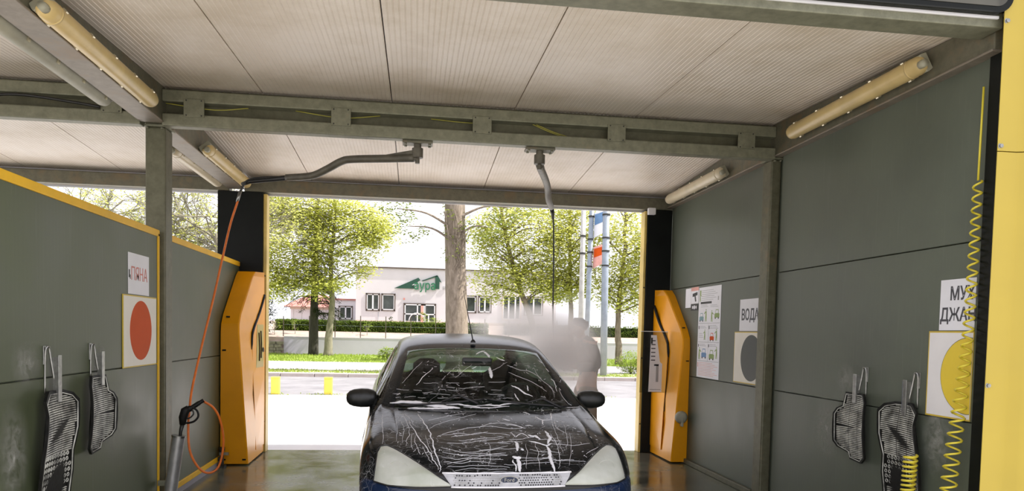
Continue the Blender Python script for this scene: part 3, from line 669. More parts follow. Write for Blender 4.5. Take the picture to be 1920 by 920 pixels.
def clip(side, yc, z0, z1, label, stripe, flip=1):
    X, ax, s = wall_frame(side); n = Vector((s, 0, 0)); t = thing('mat_clip', label, 'clip', (X, yc, z1)); a = ax*flip
    C0 = Vector((X, yc, 0)) + n*0.045
    MB().obox(C0 + Vector((0, 0, (z0+z1)/2)) + n*0.012, a*0.018, n*0.004, Vector((0, 0, (z1-z0)/2))).build('clamp_bar', M['chrome'], t, bevel=0.002)
    MB().obox(C0 + Vector((0, 0, (z0+z1)/2)) + n*0.0 + a*-0.019, a*0.001, n*0.014, Vector((0, 0, (z1-z0)/2 - 0.01))).build('side_plate', M['chrome'], t)
    MB().obox(C0 + Vector((0, 0, (z0+z1)/2)) + n*0.002 + a*0.019, a*0.0012, n*0.012, Vector((0, 0, (z1-z0)/2 - 0.012))).build('label_strip', stripe, t)
    h = Vector((X, yc, 0)) - a*0.05
    MB().tube(bez([h + Vector((0,0,z0+0.05)) + n*.004, h + Vector((0,0,z1-0.03)) + n*.006, h + Vector((0,0,z1+0.035)) + n*.012, h + a*0.012 + Vector((0,0,z1+0.045)) + n*.02, h + a*0.02 + Vector((0,0,z1+0.02)) + n*.02, h + a*0.03 + Vector((0,0,z1-.08)) + n*.03, h + a*0.045 + Vector((0,0,z0+.03)) + n*.045], 5), 0.006, 6).build('wire_hook', M['chrome'], t, smooth=True)
    MB().obox(h + Vector((0, 0, z1)) + n*0.003, a*0.014, n*0.003, Vector((0, 0, 0.05))).build('wall_plate', M['chrome'], t, bevel=0.002)
car_mat('L', 4.29, 1.055, 'long', 1, 'long ribbed black car mat nearest on the left partition')
clip('L', 4.31, 0.99, 1.245, 'chrome clip holding the long mat on the left partition', M['label_blue'])
car_mat('L', 4.84, 1.105, 'short', 1, 'small dark car mat right of the long one on the left partition')
clip('L', 4.875, 1.04, 1.25, 'chrome clip holding the small mat on the left partition', M['label_blue'])
car_mat('R', 4.75, 1.06, 'short', -1, 'small ribbed black car mat left of the other on the right wall')
clip('R', 4.735, 0.99, 1.19, 'chrome clip holding the small mat on the right wall', M['fix_grey'], -1)
car_mat('R', 4.23, 1.045, 'long', -1, 'long studded black car mat under the yellow circle board')
clip('R', 4.21, 0.965, 1.185, 'chrome clip with a blue strip holding the long mat on the right wall', M['label_blue'], -1)

# dried soap residue around the clips
tt = NT('soap_residue'); tc = tt.n('ShaderNodeTexCoord'); sb = tt.n('ShaderNodeVectorMath', operation='SUBTRACT'); tt.l(tc.outputs['Generated'], sb.inputs[0]); sb.inputs[1].default_value = (0, .5, .5)
sc = tt.n('ShaderNodeVectorMath', operation='MULTIPLY'); tt.l(sb.outputs[0], sc.inputs[0]); sc.inputs[1].default_value = (0, 2, 2)
ln = tt.n('ShaderNodeVectorMath', operation='LENGTH'); tt.l(sc.outputs[0], ln.inputs[0])
nz = tt.noise(tt.coord((1, 1, 1)), 16, 6, 0.75, 0.6)
fac = tt.math('MULTIPLY', tt.math('SUBTRACT', 1.0, ln.outputs['Value'], True), tt.ramp(nz, [(0.35, 0), (0.75, 1)]), True)
df = tt.n('ShaderNodeBsdfDiffuse'); df.inputs[0].default_value = (0.45, 0.45, 0.41, 1); tr = tt.n('ShaderNodeBsdfTransparent'); mx = tt.n('ShaderNodeMixShader')
tt.l(fac, mx.inputs[0]); tt.l(tr.outputs[0], mx.inputs[1]); tt.l(df.outputs[0], mx.inputs[2]); tt.l(mx.outputs[0], tt.out.inputs[0]); M['residue'] = tt.m
def residue(side, y, z, w2, h2):
    X, ax, sg = wall_frame(side); x = X + sg*0.0012
    tag(MB().quad((x, y - w2, z - h2), (x, y + w2, z - h2), (x, y + w2, z + h2), (x, y - w2, z + h2)).build('soap_residue', M['residue'], wr if side == 'R' else wl), 'dried whitish soap stain')
for a in (('L', 4.08, 1.21, .17, .12), ('L', 4.97, 1.20, .09, .12), ('L', 5.15, .80, .25, .26), ('R', 4.92, 1.13, .15, .14), ('R', 5.15, .78, .22, .26), ('R', 3.98, .86, .15, .25), ('L', 3.95, .75, .16, .3)): residue(*a)

# ================================================================== DISPENSERS
def dispenser(sg, xw, prof, yb, xb, label):
    """prof: (z, front y, ridge x); sg +1 = inner side faces +X."""
    t = thing('foam_dispenser', label, 'dispenser', (xw, prof[0][1], 0))
    rings = []
    for z, yf, xr in prof:
        ch = 0.012
        ring = [(xw, yf, z), (xr - sg*ch, yf, z), (xr, yf + ch, z), (xb, yb, z), (xw, yb, z)]
        rings.append(ring if sg > 0 else ring[::-1])
    MB().rings(rings).build('housing', M['yellow'], t, smooth=True, auto=0.45)
    def lerp(z):
        for a, b in zip(prof, prof[1:]):
            if a[0] <= z <= b[0]:
                f = (z - a[0]) / max(1e-6, b[0] - a[0]); return a[1] + (b[1]-a[1])*f, a[2] + (b[2]-a[2])*f
        return prof[-1][1], prof[-1][2]
    def S(u, z, d=0.0):
        yf, xr = lerp(z); return Vector((xr + (xb - xr)*u + sg*d, yf + (yb - yf)*u, z))
    g = [(0.99, 1.78), (0.75, 1.58), (0.52, 1.39), (0.46, 1.30), (0.43, 1.18), (0.43, 0.9), (0.45, 0.55)]
    MB().tube(bez([S(u, z, 0.002) for u, z in g[:5]], 6), [0.017]*21 + [0.017, 0.014, 0.011, 0.008], 8).build('gasket', M['rubber'], t, smooth=True)
    MB().tube([S(u, z, 0.001) for u, z in g[4:]], 0.004, 6).build('door_gap', M['rubber'], t)
    # door: raised lighter panel behind the gasket
    zs = [0.1, 0.5, 0.9, 1.18, 1.33, 1.46, 1.62, 1.75]; us = [0.45, 0.45, 0.43, 0.435, 0.49, 0.62, 0.80, 0.975]
    m = MB(); vs_ = []; fs = []
    for z, u in zip(zs, us): vs_ += [S(u + 0.015, z, 0.006), S(0.995, z, 0.006)]
    for i in range(len(zs) - 1): fs.append((2*i, 2*i+1, 2*i+3, 2*i+2))
    m.add(vs_, fs); door = m.build('door', M['yellow'], t)
    sm = door.modifiers.new('s', 'SOLIDIFY'); sm.thickness = 0.006; sm.offset = 0
    return t, S
dL, SL = dispenser(1, -1.955, [(0.015, 7.87, -1.68), (0.7, 7.87, -1.728), (1.36, 7.87, -1.775), (1.45, 7.89, -1.778), (1.55, 7.97, -1.78), (1.98, 8.50, -1.77), (2.035, 8.60, -1.77)], 8.695, -1.69, 'yellow foam dispenser cabinet at the left side of the rear opening')
for z0, z1, u in ((1.05, 1.36, 0.72), (1.08, 1.38, 0.80)):
    MB().tube([SL(u, z0, 0.012), SL(u + .012, (z0+z1)/2, 0.014), SL(u, z1, 0.012)], 0.010, 8).build('slot', M['rubber'], dL, smooth=True)
MB().lathe(SL(0.9, 1.17, 0.008), (1, 0, 0), [(0.028, 0), (0.028, 0.01), (0.02, 0.014), (0, 0.015)], 14).build('lock', M['rubber'], dL)
MB().prism([SL(0.58, 0.98, .01), SL(0.93, 0.98, .01), SL(0.93, 1.45, .01), SL(0.66, 1.45, .01)], (0.0015, 0, 0)).build('clear_label', M['yellow_bright'], dL)
for x, z in ((-1.92, 1.18), (-1.90, 1.52), (-1.92, 0.06), (-1.72, 0.06)):
    MB().box(x - 0.018, x + 0.018, 7.858 + (0.07 if z > 1.45 else 0), 7.875 + (0.07 if z > 1.45 else 0), z - 0.008, z + 0.008).build('latch', M['rubber'], dL, bevel=0.003)
t = thing('floor_valve', 'small dark pipe fitting on the floor at the foot of the left dispenser', 'valve', (-2.0 + .08, 7.78, 0))
MB().lathe((-1.92, 7.79, 0.0), (0, 0, 1), [(0.045, 0), (0.045, 0.02), (0.02, 0.025), (0.02, 0.16), (0.03, 0.165), (0.03, 0.20), (0, 0.2)], 12).build('pipe', M['dark_metal'], t)
MB().box(-1.99, -1.93, 7.775, 7.80, 0.06, 0.10).build('arm', M['dark_metal'], t); MB().box(-1.94, -1.85, 7.77, 7.785, 0.12, 0.15).build('lever', M['chrome'], t)
dR, SR = dispenser(-1, 3.047, [(0.015, 7.97, 2.865), (0.7, 7.97, 2.915), (1.3, 7.97, 2.96), (1.40, 7.98, 2.963), (1.50, 8.06, 2.962), (1.9, 8.50, 2.945), (1.97, 8.62, 2.94)], 8.695, 2.86, 'yellow foam dispenser cabinet at the right side of the rear opening')
for x, z in ((3.02, 1.15), (3.0, 1.52)):
    MB().box(x - 0.016, x + 0.016, 7.957 + (0.10 if z > 1.45 else 0), 7.974 + (0.10 if z > 1.45 else 0), z - 0.006, z + 0.006).build('latch', M['rubber'], dR, bevel=0.002)
MB().lathe((2.965, 7.968, 0.52), (0, -1, 0), [(0.07, 0), (0.072, 0.02), (0.055, 0.05), (0.03, 0.06), (0, 0.062)], 18).build('grey_cap', M['fix_grey'], dR, smooth=True)
MB().box(2.955, 2.975, 7.90, 7.97, 0.42, 0.52).build('cap_lever', M['fix_grey'], dR, bevel=0.006)
# plexi holder with a notice
t = thing('notice_holder', 'clear plastic holder with a white price notice beside the right dispenser', 'notice holder', (2.72, 8.3, 0.76))
tt = NT('tinted_plexi'); tr = tt.n('ShaderNodeBsdfTransparent'); tr.inputs[0].default_value = (0.50, 0.52, 0.44, 1); gl = tt.n('ShaderNodeBsdfGlossy'); gl.inputs['Roughness'].default_value = 0.06
fr = tt.n('ShaderNodeFresnel'); fr.inputs[0].default_value = 1.45; mx = tt.n('ShaderNodeMixShader'); tt.l(fr.outputs[0], mx.inputs[0]); tt.l(tr.outputs[0], mx.inputs[1]); tt.l(gl.outputs[0], mx.inputs[2]); tt.l(mx.outputs[0], tt.out.inputs[0]); M['plexi'] = tt.m
MB().quad((2.58, 8.3, 0.765), (2.90, 8.3, 0.765), (2.90, 8.3, 1.470), (2.58, 8.3, 1.470)).build('plexi_sheet', M['plexi'], t)
MB().box(2.58, 2.90, 8.296, 8.304, 1.468, 1.476).build('top_edge', M['bwhite'], t)
MB().prism([(2.685, 8.294, 0.775), (2.842, 8.294, 0.775), (2.842, 8.294, 1.10), (2.815, 8.294, 1.12), (2.765, 8.294, 1.43), (2.70, 8.294, 1.43)], (0, 0.003, 0)).build('notice', M['paper'], t)
for k in range(6):
    MB().box(2.705, 2.705 + 0.05 + 0.02*((k*3) % 3), 8.2925, 8.2935, 1.36 - 0.045*k, 1.372 - 0.045*k).build('text_line', M['ink_grey'], t)
MB().box(2.77, 2.80, 8.2925, 8.2935, 0.89, 1.09).build('lance_picture', M['ink_light'], t); MB().box(2.745, 2.80, 8.2925, 8.2935, 1.075, 1.095).build('lance_picture', M['ink_grey'], t)
MB().box(2.70, 2.72, 8.2925, 8.2935, 1.33, 1.40).build('logo_mark', M['ink_black'], t)
MB().box(2.70, 2.83, 8.2925, 8.2935, 0.80, 0.807).build('text_line', M['ink_light'], t)

# ================================================================== OUTSIDE
def leaves(mb, c, r, n, size, rr, flat=0.35, clus=22, spread=0.3, shell=0.35):
    c = Vector(c)
    for _ in range(max(1, n // clus)):
        while True:
            q = Vector((rr.uniform(-1, 1), rr.uniform(-1, 1), rr.uniform(-1, 1)))
            if shell < q.length < 1: break
        cc = c + Vector((q.x*r[0], q.y*r[1], q.z*r[2]))
        for _ in range(clus):
            p = cc + Vector((rr.gauss(0, spread), rr.gauss(0, spread), rr.gauss(0, spread*0.55)))
            a = Vector((rr.uniform(-1, 1), rr.uniform(-1, 1), rr.uniform(-flat, flat))).normalized(); b = a.cross(Vector((rr.uniform(-.6, .6), rr.uniform(-.6, .6), 1))).normalized()
            s = size * rr.uniform(0.6, 1.3)
            mb.add([p - a*s, p + b*s*0.55, p + a*s, p - b*s*0.55], [(0, 1, 2, 3)])
    return mb
def tree(loc, pts, radii, crowns, size, n, label, bk='bark', lf='leaf', seed=1, nbr=14, name='leafy_tree', group=None, spread=0.3, br=0.045):
    rr = random.Random(seed); t = thing(name, label, 'tree', loc, group)
    P = bez([Vector(p) for p in pts], 5); L = len(P)
    rad = [radii[0] + (radii[1] - radii[0]) * (i/(L-1))**0.8 for i in range(L)]; rad[0] *= 1.25
    P = [p + Vector((rr.gauss(0, .012), rr.gauss(0, .012), 0)) for p in P]
    MB().tube(P, rad, 12).build('trunk', M[bk], t, smooth=True)
    bm_ = MB(); lm = MB(); tot = sum(c[1][0]*c[1][2] for c in crowns)
    for c, r in crowns:
        k = max(2, int(nbr * r[0]*r[2]/tot)); cv = Vector(c)
        for _ in range(k):
            q = Vector((rr.uniform(-.9, .9)*r[0], rr.uniform(-.9, .9)*r[1], rr.uniform(-.7, .9)*r[2])); e = cv + q
            best = min((p for p in P), key=lambda p: (p - e).length + max(0, p.z - e.z + 0.4)*1.5)
            mid = best.lerp(e, 0.5) + Vector((rr.gauss(0, .15), rr.gauss(0, .15), 0.12*(e - best).length))
            br_ = bez([best, mid, e], 5); bl = len(br_)
            bm_.tube(br_, [br*(1 - 0.85*i/bl) for i in range(bl)], 5, False)
            for _ in range(3):
                i = rr.randrange(bl//3, bl); e2 = br_[i] + Vector((rr.gauss(0, .35), rr.gauss(0, .35), rr.gauss(.1, .25)))
                bm_.tube([br_[i], br_[i].lerp(e2, .5) + Vector((0, 0, .05)), e2], [br*.35, br*.25, br*.1], 4, False)
        leaves(lm, c, r, int(n * r[0]*r[2]/tot), size, rr, spread=spread)
    tag(bm_.build('branches', M[bk], t, smooth=True), kind='stuff')
    tag(lm.build('foliage', M[lf], t), kind='stuff')
    return t
def bush(loc, ells, size, n, label, lf='leaf_mid', seed=3, name='bush', cat='bush', spread=0.07, stem=None, group=None):
    rr = random.Random(seed); t = thing(name, label, cat, loc, group); lm = MB(); tot = sum(c[1][0]*c[1][2] for c in ells)
    for c, r in ells: leaves(lm, c, r, int(n*r[0]*r[2]/tot), size, rr, clus=10, spread=spread, shell=0.5)
    tag(lm.build('foliage', M[lf], t), kind='stuff'); sm = MB()
    for c, r in ells:
        for k in range(4):
            sm.tube([(c[0] + rr.uniform(-.1, .1)*r[0], c[1], loc[2] - 0.02), (c[0] + rr.uniform(-.5, .5)*r[0], c[1] + rr.uniform(-.3, .3)*r[1], c[2] + .3*r[2])], [0.02, 0.006], 5, False)
    tag(sm.build('stems', M['bark'], t), kind='stuff')
    return t

# ground: kerb, verge, pavement, lawn, wall, bank
kb = struct('kerb', MB().box(-60, 60, 22.62, 22.88, -0.16, 0.085), M['kerb'])
for k in range(-9, 17):
    MB().box(k*0.98 + 0.006, (k+1)*0.98 - 0.006, 22.55, 22.9, -0.05, 0.10).build('kerb_stone', M['kerb'], kb, bevel=0.015, seg=1)
struct('verge', MB().box(-60, 60, 22.9, 25.0, -0.1, 0.075), M['verge'])
struct('pavement', MB().box(-60, 60, 25.0, 31.5, -0.1, 0.06), M['walk'])
struct('lawn', MB().box(-60, 60, 31.5, 41.0, -0.1, 0.03), M['lawn'])
struct('wall_garden', MB().box(-6.95, 40, 41.0, 41.2, -0.1, 0.93).box(-6.95, 40, 40.985, 41.215, 0.93, 0.97), M['retain'])
bank = MB(); prof = [(41.2, -0.1), (41.2, 0.93), (42.3, 1.12), (43.6, 1.27), (46, 1.4), (49.8, 1.88), (95, 2.2), (95, -0.1)]
bank.prism([(-60, y, z) for y, z in prof], (120, 0, 0)); struct('soil_bank', bank, M['soil'])
struct('soil_bank_left', MB().box(-60, -7.7, 40.9, 41.25, -0.1, 0.5), M['soil'])
rr = random.Random(5)
def grass_strip(y0, y1, n, x0, x1, z, h, label, name='grass'):
    m = MB()
    for _ in range(n):
        x = rr.uniform(x0, x1); y = rr.uniform(y0, y1)
        if noise.noise((x*0.9, y*1.5, 3)) < -0.25: continue
        hh = h*rr.uniform(.5, 1.3); a = rr.uniform(0, PI); d = Vector((math.cos(a), math.sin(a), 0))*h*0.35; l = Vector((rr.gauss(0, .4), rr.gauss(0, .4), 0))*h
        p = Vector((x, y, z)); m.add([p - d, p + d, p + l + Vector((0, 0, hh))], [(0, 1, 2)])
    return tag(m.build(name, M['grass']), label, 'grass', None, 'stuff')
grass_strip(31.6, 40.9, 14000, -8.5, 13.5, 0.03, 0.09, 'green lawn along the pale retaining wall')
grass_strip(23.0, 24.9, 4500, -5, 9.5, 0.075, 0.05, 'thin dry grass on the kerbside verge')
grass_strip(16.25, 16.7, 900, -4.2, 7.5, -0.01, 0.03, 'grass tufts in the joint at the foot of the yellow bollards')
for x, y, lb in ((-2.96, 16.5, 'yellow bollard close to the left edge of the rear opening'), (-1.86, 16.6, 'yellow bollard left of the car mirror')):
    t = thing('bollard', lb, 'bollard', (x, y, 0), 'yellow street bollards')
    MB().box(x - .085, x + .085, y - .085, y + .085, -0.012, 0.34).build('post', M['bollard'], t, bevel=0.015)
    MB().box(x - .09, x + .09, y - .09, y + .09, 0.33, 0.365).build('cap', M['bollard'], t, bevel=0.012)
# garden stone pillar at the left end of the wall
t = thing('stone_block', 'low grey stone block at the left end of the retaining wall', 'wall', (-7.3, 40.9, 0))
for k in range(4):
    for j in range(2):
        MB().box(-7.75 + .36*j + (.1 if k % 2 else 0), -7.41 + .36*j + (.1 if k % 2 else 0), 40.7, 41.0, 0.03 + .17*k, 0.19 + .17*k).build('stone', M['stone'], t, bevel=0.02)
# fence posts with wires
t = thing('wire_fence', 'thin wire fence with dark posts on top of the retaining wall', 'fence', (0, 41.1, 0.97))
for k in range(12):
    x = -6.99 + 1.352*k
    MB().box(x - .022, x + .022, 41.08, 41.12, 0.97, 2.05 + .035*min(k, 3)).build('fence_post', M['bframe'], t)
MB().tube([(-7, 41.1, 1.25), (8, 41.1, 1.25)], 0.004, 4).tube([(-7, 41.1, 1.6), (8, 41.1, 1.6)], 0.004, 4).tube([(-7, 41.1, 1.95), (8, 41.1, 1.95)], 0.004, 4).build('wires', M['pole'], t)
# hedge
t = thing('hedge', 'long clipped dark green hedge in front of the white building', 'hedge', (-1.9, 44, 1.27))
hm = MB(); rr = random.Random(11)
for _ in range(9500):
    f = rr.random(); x = -7.9 + 12.2*rr.random()
    if f < .6: p = Vector((x, 43.7 + rr.gauss(0, .03), rr.uniform(1.25, 1.86)))
    else: p = Vector((x, rr.uniform(43.7, 44.4), 1.86 + rr.gauss(0, .03)))
    a = Vector((rr.uniform(-1, 1), rr.uniform(-.6, .6), rr.uniform(-1, 1))).normalized(); b = a.orthogonal().normalized(); s = rr.uniform(.03, .065)
    hm.add([p - a*s, p + b*s*.7, p + a*s, p - b*s*.7], [(0, 1, 2, 3)])
tag(hm.build('foliage', M['hedge'], t), kind='stuff')
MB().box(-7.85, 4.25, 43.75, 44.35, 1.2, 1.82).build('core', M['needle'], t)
t = thing('hedge', 'lighter hedge behind the right retaining wall beyond the poles', 'hedge', (10.5, 44, 1.27))
hm = MB()
for _ in range(3500):
    p = Vector((rr.uniform(5.2, 15), rr.choice([43.7, rr.uniform(43.7, 44.4)]) + rr.gauss(0, .04), rr.uniform(1.25, 1.95)))
    a = Vector((rr.uniform(-1, 1), rr.uniform(-.6, .6), rr.uniform(-1, 1))).normalized(); b = a.orthogonal().normalized(); s = rr.uniform(.035, .07)
    hm.add([p - a*s, p + b*s*.7, p + a*s, p - b*s*.7], [(0, 1, 2, 3)])
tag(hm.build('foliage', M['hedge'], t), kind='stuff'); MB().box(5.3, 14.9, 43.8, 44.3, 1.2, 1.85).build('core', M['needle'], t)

# ------------------------------------------------------------------ white building
B = thing('white_building', 'long white flat-roofed building with a green rooftop-shaped sign', 'building', (3, 52, 1.85))
MB().box(-3.9, 9.5, 50.0, 58, 1.6, 5.50).build('wall', M['bwall'], B)
MB().box(-4.0, 9.6, 49.9, 58.1, 5.50, 5.58).build('roof_edge', M['bframe'], B)
MB().box(-3.92, 9.52, 49.96, 50.0, 1.6, 2.05).build('plinth', M['bplinth'], B)
def window(x0, x1, z0, z1, mull, Y=50.0, frame='bframe', parent=B):
    f = MB()
    for a, b, c, d in ((x0, x1, z0, z0 + .06), (x0, x1, z1 - .06, z1), (x0, x0 + .06, z0, z1), (x1 - .06, x1, z0, z1)): f.box(a, b, Y - .05, Y + .02, c, d)
    fo = f.build('window', M[frame], parent)
    MB().box(x0 + .03, x1 - .03, Y - .012, Y - .002, z0 + .03, z1 - .03).build('pane', M['bglass'], fo)
    s = MB()
    for m in mull: s.box(m - .05, m + .05, Y - .035, Y - .013, z0 + .06, z1 - .06)
    for a, b, c, d in ((x0 + .06, x1 - .06, z0 + .06, z0 + .13), (x0 + .06, x1 - .06, z1 - .12, z1 - .06), (x0 + .06, x0 + .12, z0, z1), (x1 - .12, x1 - .06, z0, z1)): s.box(a, b, Y - .035, Y - .013, c, d)
    s.build('sash', M['bwhite'], fo); return fo
window(-3.25, -2.33, 2.66, 3.83, [-2.79]); window(-2.24, -1.32, 2.68, 3.83, [])
window(3.15, 4.07, 2.68, 3.85, []); window(4.18, 5.08, 2.70, 3.86, [4.63])
window(5.8, 7.1, 2.25, 3.97, [6.25, 6.7], frame='bplinth'); window(7.3, 8.6, 2.6, 3.9, [7.95])
# entrance with doors
dfr = MB()
for a, b, c, d in ((-.78, 1.37, 3.17, 3.24), (-.78, -.71, 1.9, 3.2), (1.30, 1.37, 1.9, 3.2)): dfr.box(a, b, 49.94, 50.02, c, d)
door = dfr.build('entrance', M['bframe'], B)
MB().box(-.71, 1.30, 49.97, 49.99, 1.9, 3.17).build('pane', M['bglass'], door)
s = MB()
for a, b, c, d in ((-.71, 1.30, 2.48, 2.56), (-.71, 1.30, 3.10, 3.17), (-.71, -.64, 1.9, 3.17), (.1, .18, 1.9, 3.17), (.55, .65, 1.9, 3.17), (.62, .68, 1.9, 3.17), (1.24, 1.30, 1.9, 3.17), (.84, .92, 1.9, 2.5)): s.box(a, b, 49.93, 49.965, c, d)
s.build('sash', M['bwhite'], door); MB().box(.36, .55, 49.93, 49.985, 1.9, 3.17).build('pier', M['ink_pink'], door)
MB().box(-.80, -.70, 49.94, 50.0, 3.46, 3.56).build('alarm_box', M['ink_red'], B)
MB().tube([(-2.43, 49.98, 1.9), (-2.43, 49.98, 2.6)], .012, 5).build('downpipe', M['pole'], B)
# sign: two green roof gables and the letters
sg_ = lambda pts: [(x, 49.9, z) for x, z in pts]
MB().prism(sg_([(-1.40, 4.20), (-.05, 4.20), (-.05, 4.34), (-.20, 4.38), (-.06, 4.46), (.08, 4.50), (.12, 4.66), (.30, 4.78), (.17, 4.93)]), (0, .07, 0)).build('sign_gable', M['bgreen'], B)
MB().prism(sg_([(.38, 4.74), (1.40, 5.14), (1.43, 5.06), (.48, 4.70)]), (0, .07, 0)).build('sign_roof_line', M['bgreen'], B)
MB().prism(sg_([(1.28, 4.22), (1.56, 4.22), (1.56, 4.72), (1.70, 4.66), (1.44, 5.12), (1.28, 5.04)]), (0, .07, 0)).build('sign_gable', M['bgreen'], B)
text_mesh('аура', 0.80, M['bgreen2'], 'sign_letters', B, (.60, 49.88, 4.40), (1, 0, 0), (0, 0, 1), 0.02, bold=0.012, xs=0.80)
MB().prism(sg_([(-.26, 4.42), (-.02, 4.58), (.02, 4.50), (.02, 4.20), (-.07, 4.20), (-.07, 4.45)]), (0, -.012, 0)).build('sign_letter_stroke', M['bwhite'], B)
text_mesh('БИ', 0.30, M['ink_light'], 'sign_letters', B, (1.93, 49.95, 4.28), (1, 0, 0), (0, 0, 1), 0.02, xs=0.8)
# garden arch, shrubs by the entrance
t = thing('garden_arch', 'thin white garden arch with climbing plant before the entrance', 'arch', (.1, 48.5, 1.8))
MB().tube([(.1 + .5*math.cos(a), 48.5, 2.05 + .5*math.sin(a)) for a in [PI*k/14 for k in range(15)]], .03, 6).build('hoop', M['bwhite'], t, smooth=True)
lm = leaves(MB(), (.45, 48.5, 2.4), (.28, .2, .3), 160, .05, random.Random(9), clus=10, spread=.07); tag(lm.build('foliage', M['leaf_mid'], t), kind='stuff')
bush((1.1, 48.3, 1.78), [((1.1, 48.3, 2.02), (.5, .4, .26))], .05, 420, 'round pale bush right of the white garden arch', seed=4)
bush((-1.55, 48.6, 1.8), [((-1.55, 48.6, 2.05), (.12, .12, .32))], .04, 160, 'tiny cone-shaped conifer in front of the white building', 'hedge', 6, 'small_conifer', 'conifer', .03)
# house with the red roof, low white wall building
H = thing('red_roofed_house', 'low house with a faded red hipped roof behind the conifer', 'house', (-8, 60, 2))
MB().box(-9.4, -6.3, 58.4, 62, 1.5, 3.05).build('wall', M['bwall'], H)
MB().box(-9.45, -6.25, 58.35, 62.05, 2.86, 3.06).build('eaves', M['bplinth'], H)
MB().add([(-9.9, 57.9, 3.05), (-5.9, 57.9, 3.05), (-5.9, 62.4, 3.05), (-9.9, 62.4, 3.05), (-8.3, 60, 4.05), (-6.9, 60, 4.05)], [(0, 1, 5, 4), (1, 2, 5), (2, 3, 4, 5), (3, 0, 4), (3, 2, 1, 0)]).build('roof', M['roof_tile'], H)
for k in range(5): MB().box(-9.2 + .6*k, -9.17 + .6*k, 58.38, 58.4, 1.6, 2.85).build('wall_joint', M['pole_pale'], H)
B2 = thing('pale_outbuilding', 'pale low outbuilding with a dark window left of the white building', 'building', (-5, 56, 2))
MB().box(-5.9, -4.2, 55, 58, 1.6, 3.5).build('wall', M['bwall'], B2); MB().box(-6.0, -4.1, 54.9, 58.1, 3.5, 3.62).build('roof_edge', M['roof_tile'], B2)
window(-5.5, -4.5, 2.1, 3.1, [-5.0], 55.0, parent=B2)

# ------------------------------------------------------------------ trees and poles
T0 = thing('big_tree', 'thick grey-brown tree trunk rising right behind the car roof', 'tree', (1.38, 24, 0.07))
P = bez([(1.40, 24, 0), (1.37, 24, .5), (1.335, 24, 1.5), (1.30, 24, 2.6), (1.24, 24, 4), (1.2, 24, 5.5), (1.15, 24, 7.5)], 6)
rr = random.Random(21); R = []
for i, p in enumerate(P):
    f = i/(len(P)-1); r0 = .385 - .08*f + (.25*max(0, 1 - f*8))
    R.append([p + Vector((math.cos(a), math.sin(a), 0))*r0*(1 + .07*noise.noise((math.cos(a)*2.2, math.sin(a)*2.2, p.z*.5)) + .03*noise.noise((math.cos(a)*7, math.sin(a)*7, p.z*2))) for a in [2*PI*k/28 for k in range(28)]])
MB().rings(R).build('trunk', M['bark'], T0, smooth=True)
bm_ = MB(); lm = MB()
for z, e in ((4.6, (-.6, 23.6, 5.2)), (4.2, (-.25, 23.8, 4.7)), (5.0, (3.0, 23.7, 5.4)), (4.4, (2.3, 23.5, 4.7)), (5.6, (-.9, 23.7, 6.3)), (5.8, (3.2, 24, 6.3)), (6.6, (.2, 22.5, 7.4))):
    b0 = Vector((1.25, 23.8, z)); e = Vector(e); q = bez([b0, b0.lerp(e, .5) + Vector((0, 0, .2)), e], 5); bm_.tube(q, [.05*(1 - .8*i/len(q)) for i in range(len(q))], 5, False)
    leaves(lm, e, (.7, .5, .45), 340, .055, rr, clus=14, spread=.13)
for _ in range(26):
    z = rr.uniform(3.4, 5.6); a = rr.uniform(PI*1.05, PI*1.95); leaves(lm, (1.24 + .42*math.cos(a), 24 + .44*math.sin(a), z), (.06, .04, .16), 12, .05, rr, clus=6, spread=.07)
for _ in range(12):
    x = rr.uniform(-.3, .3); z = rr.uniform(3.2, 4.4); bm_.tube(bez([(1.25 + x, 23.62, z), (1.25 + x + rr.gauss(0, .1), 23.6, z + .5), (1.25 + x + rr.gauss(0, .15), 23.6, z + 1.1)], 4), .014, 4, False)
tag(bm_.build('branches', M['bark'], T0, smooth=True), kind='stuff'); tag(lm.build('foliage', M['ivy'], T0), kind='stuff')
tree((-4.4, 39, .03), [(-4.42, 39, 0), (-4.35, 39, 1.2), (-4.22, 39, 2.8), (-4.3, 39, 4.6), (-4.1, 39, 7.5)], (.24, .07),
     [((-5.9, 38.6, 5.4), (1.6, 1.3, 2.2)), ((-3.5, 38.8, 6.3), (2.0, 1.4, 1.8)), ((-6.5, 38.4, 3.9), (.95, .8, .8)), ((-4.3, 38.5, 3.75), (1.3, .9, .5)), ((-2.3, 39, 6.5), (1.4, 1, 1.0)), ((-2.9, 39, 4.4), (.7, .6, .35)), ((-7.2, 38.8, 7.3), (1.3, 1, 1.3)), ((-6.7, 38.2, 3.2), (.9, .6, .5)), ((-5.0, 38.2, 3.3), (.6, .5, .35)), ((-5.4, 38.8, 7.6), (2.6, 1, .9)), ((-7.3, 38.3, 4.9), (.6, .6, 1.3))],
     .085, 31000, 'leafy young tree with pale bent trunk left of the white building', 'bark_pale', seed=2, nbr=46)
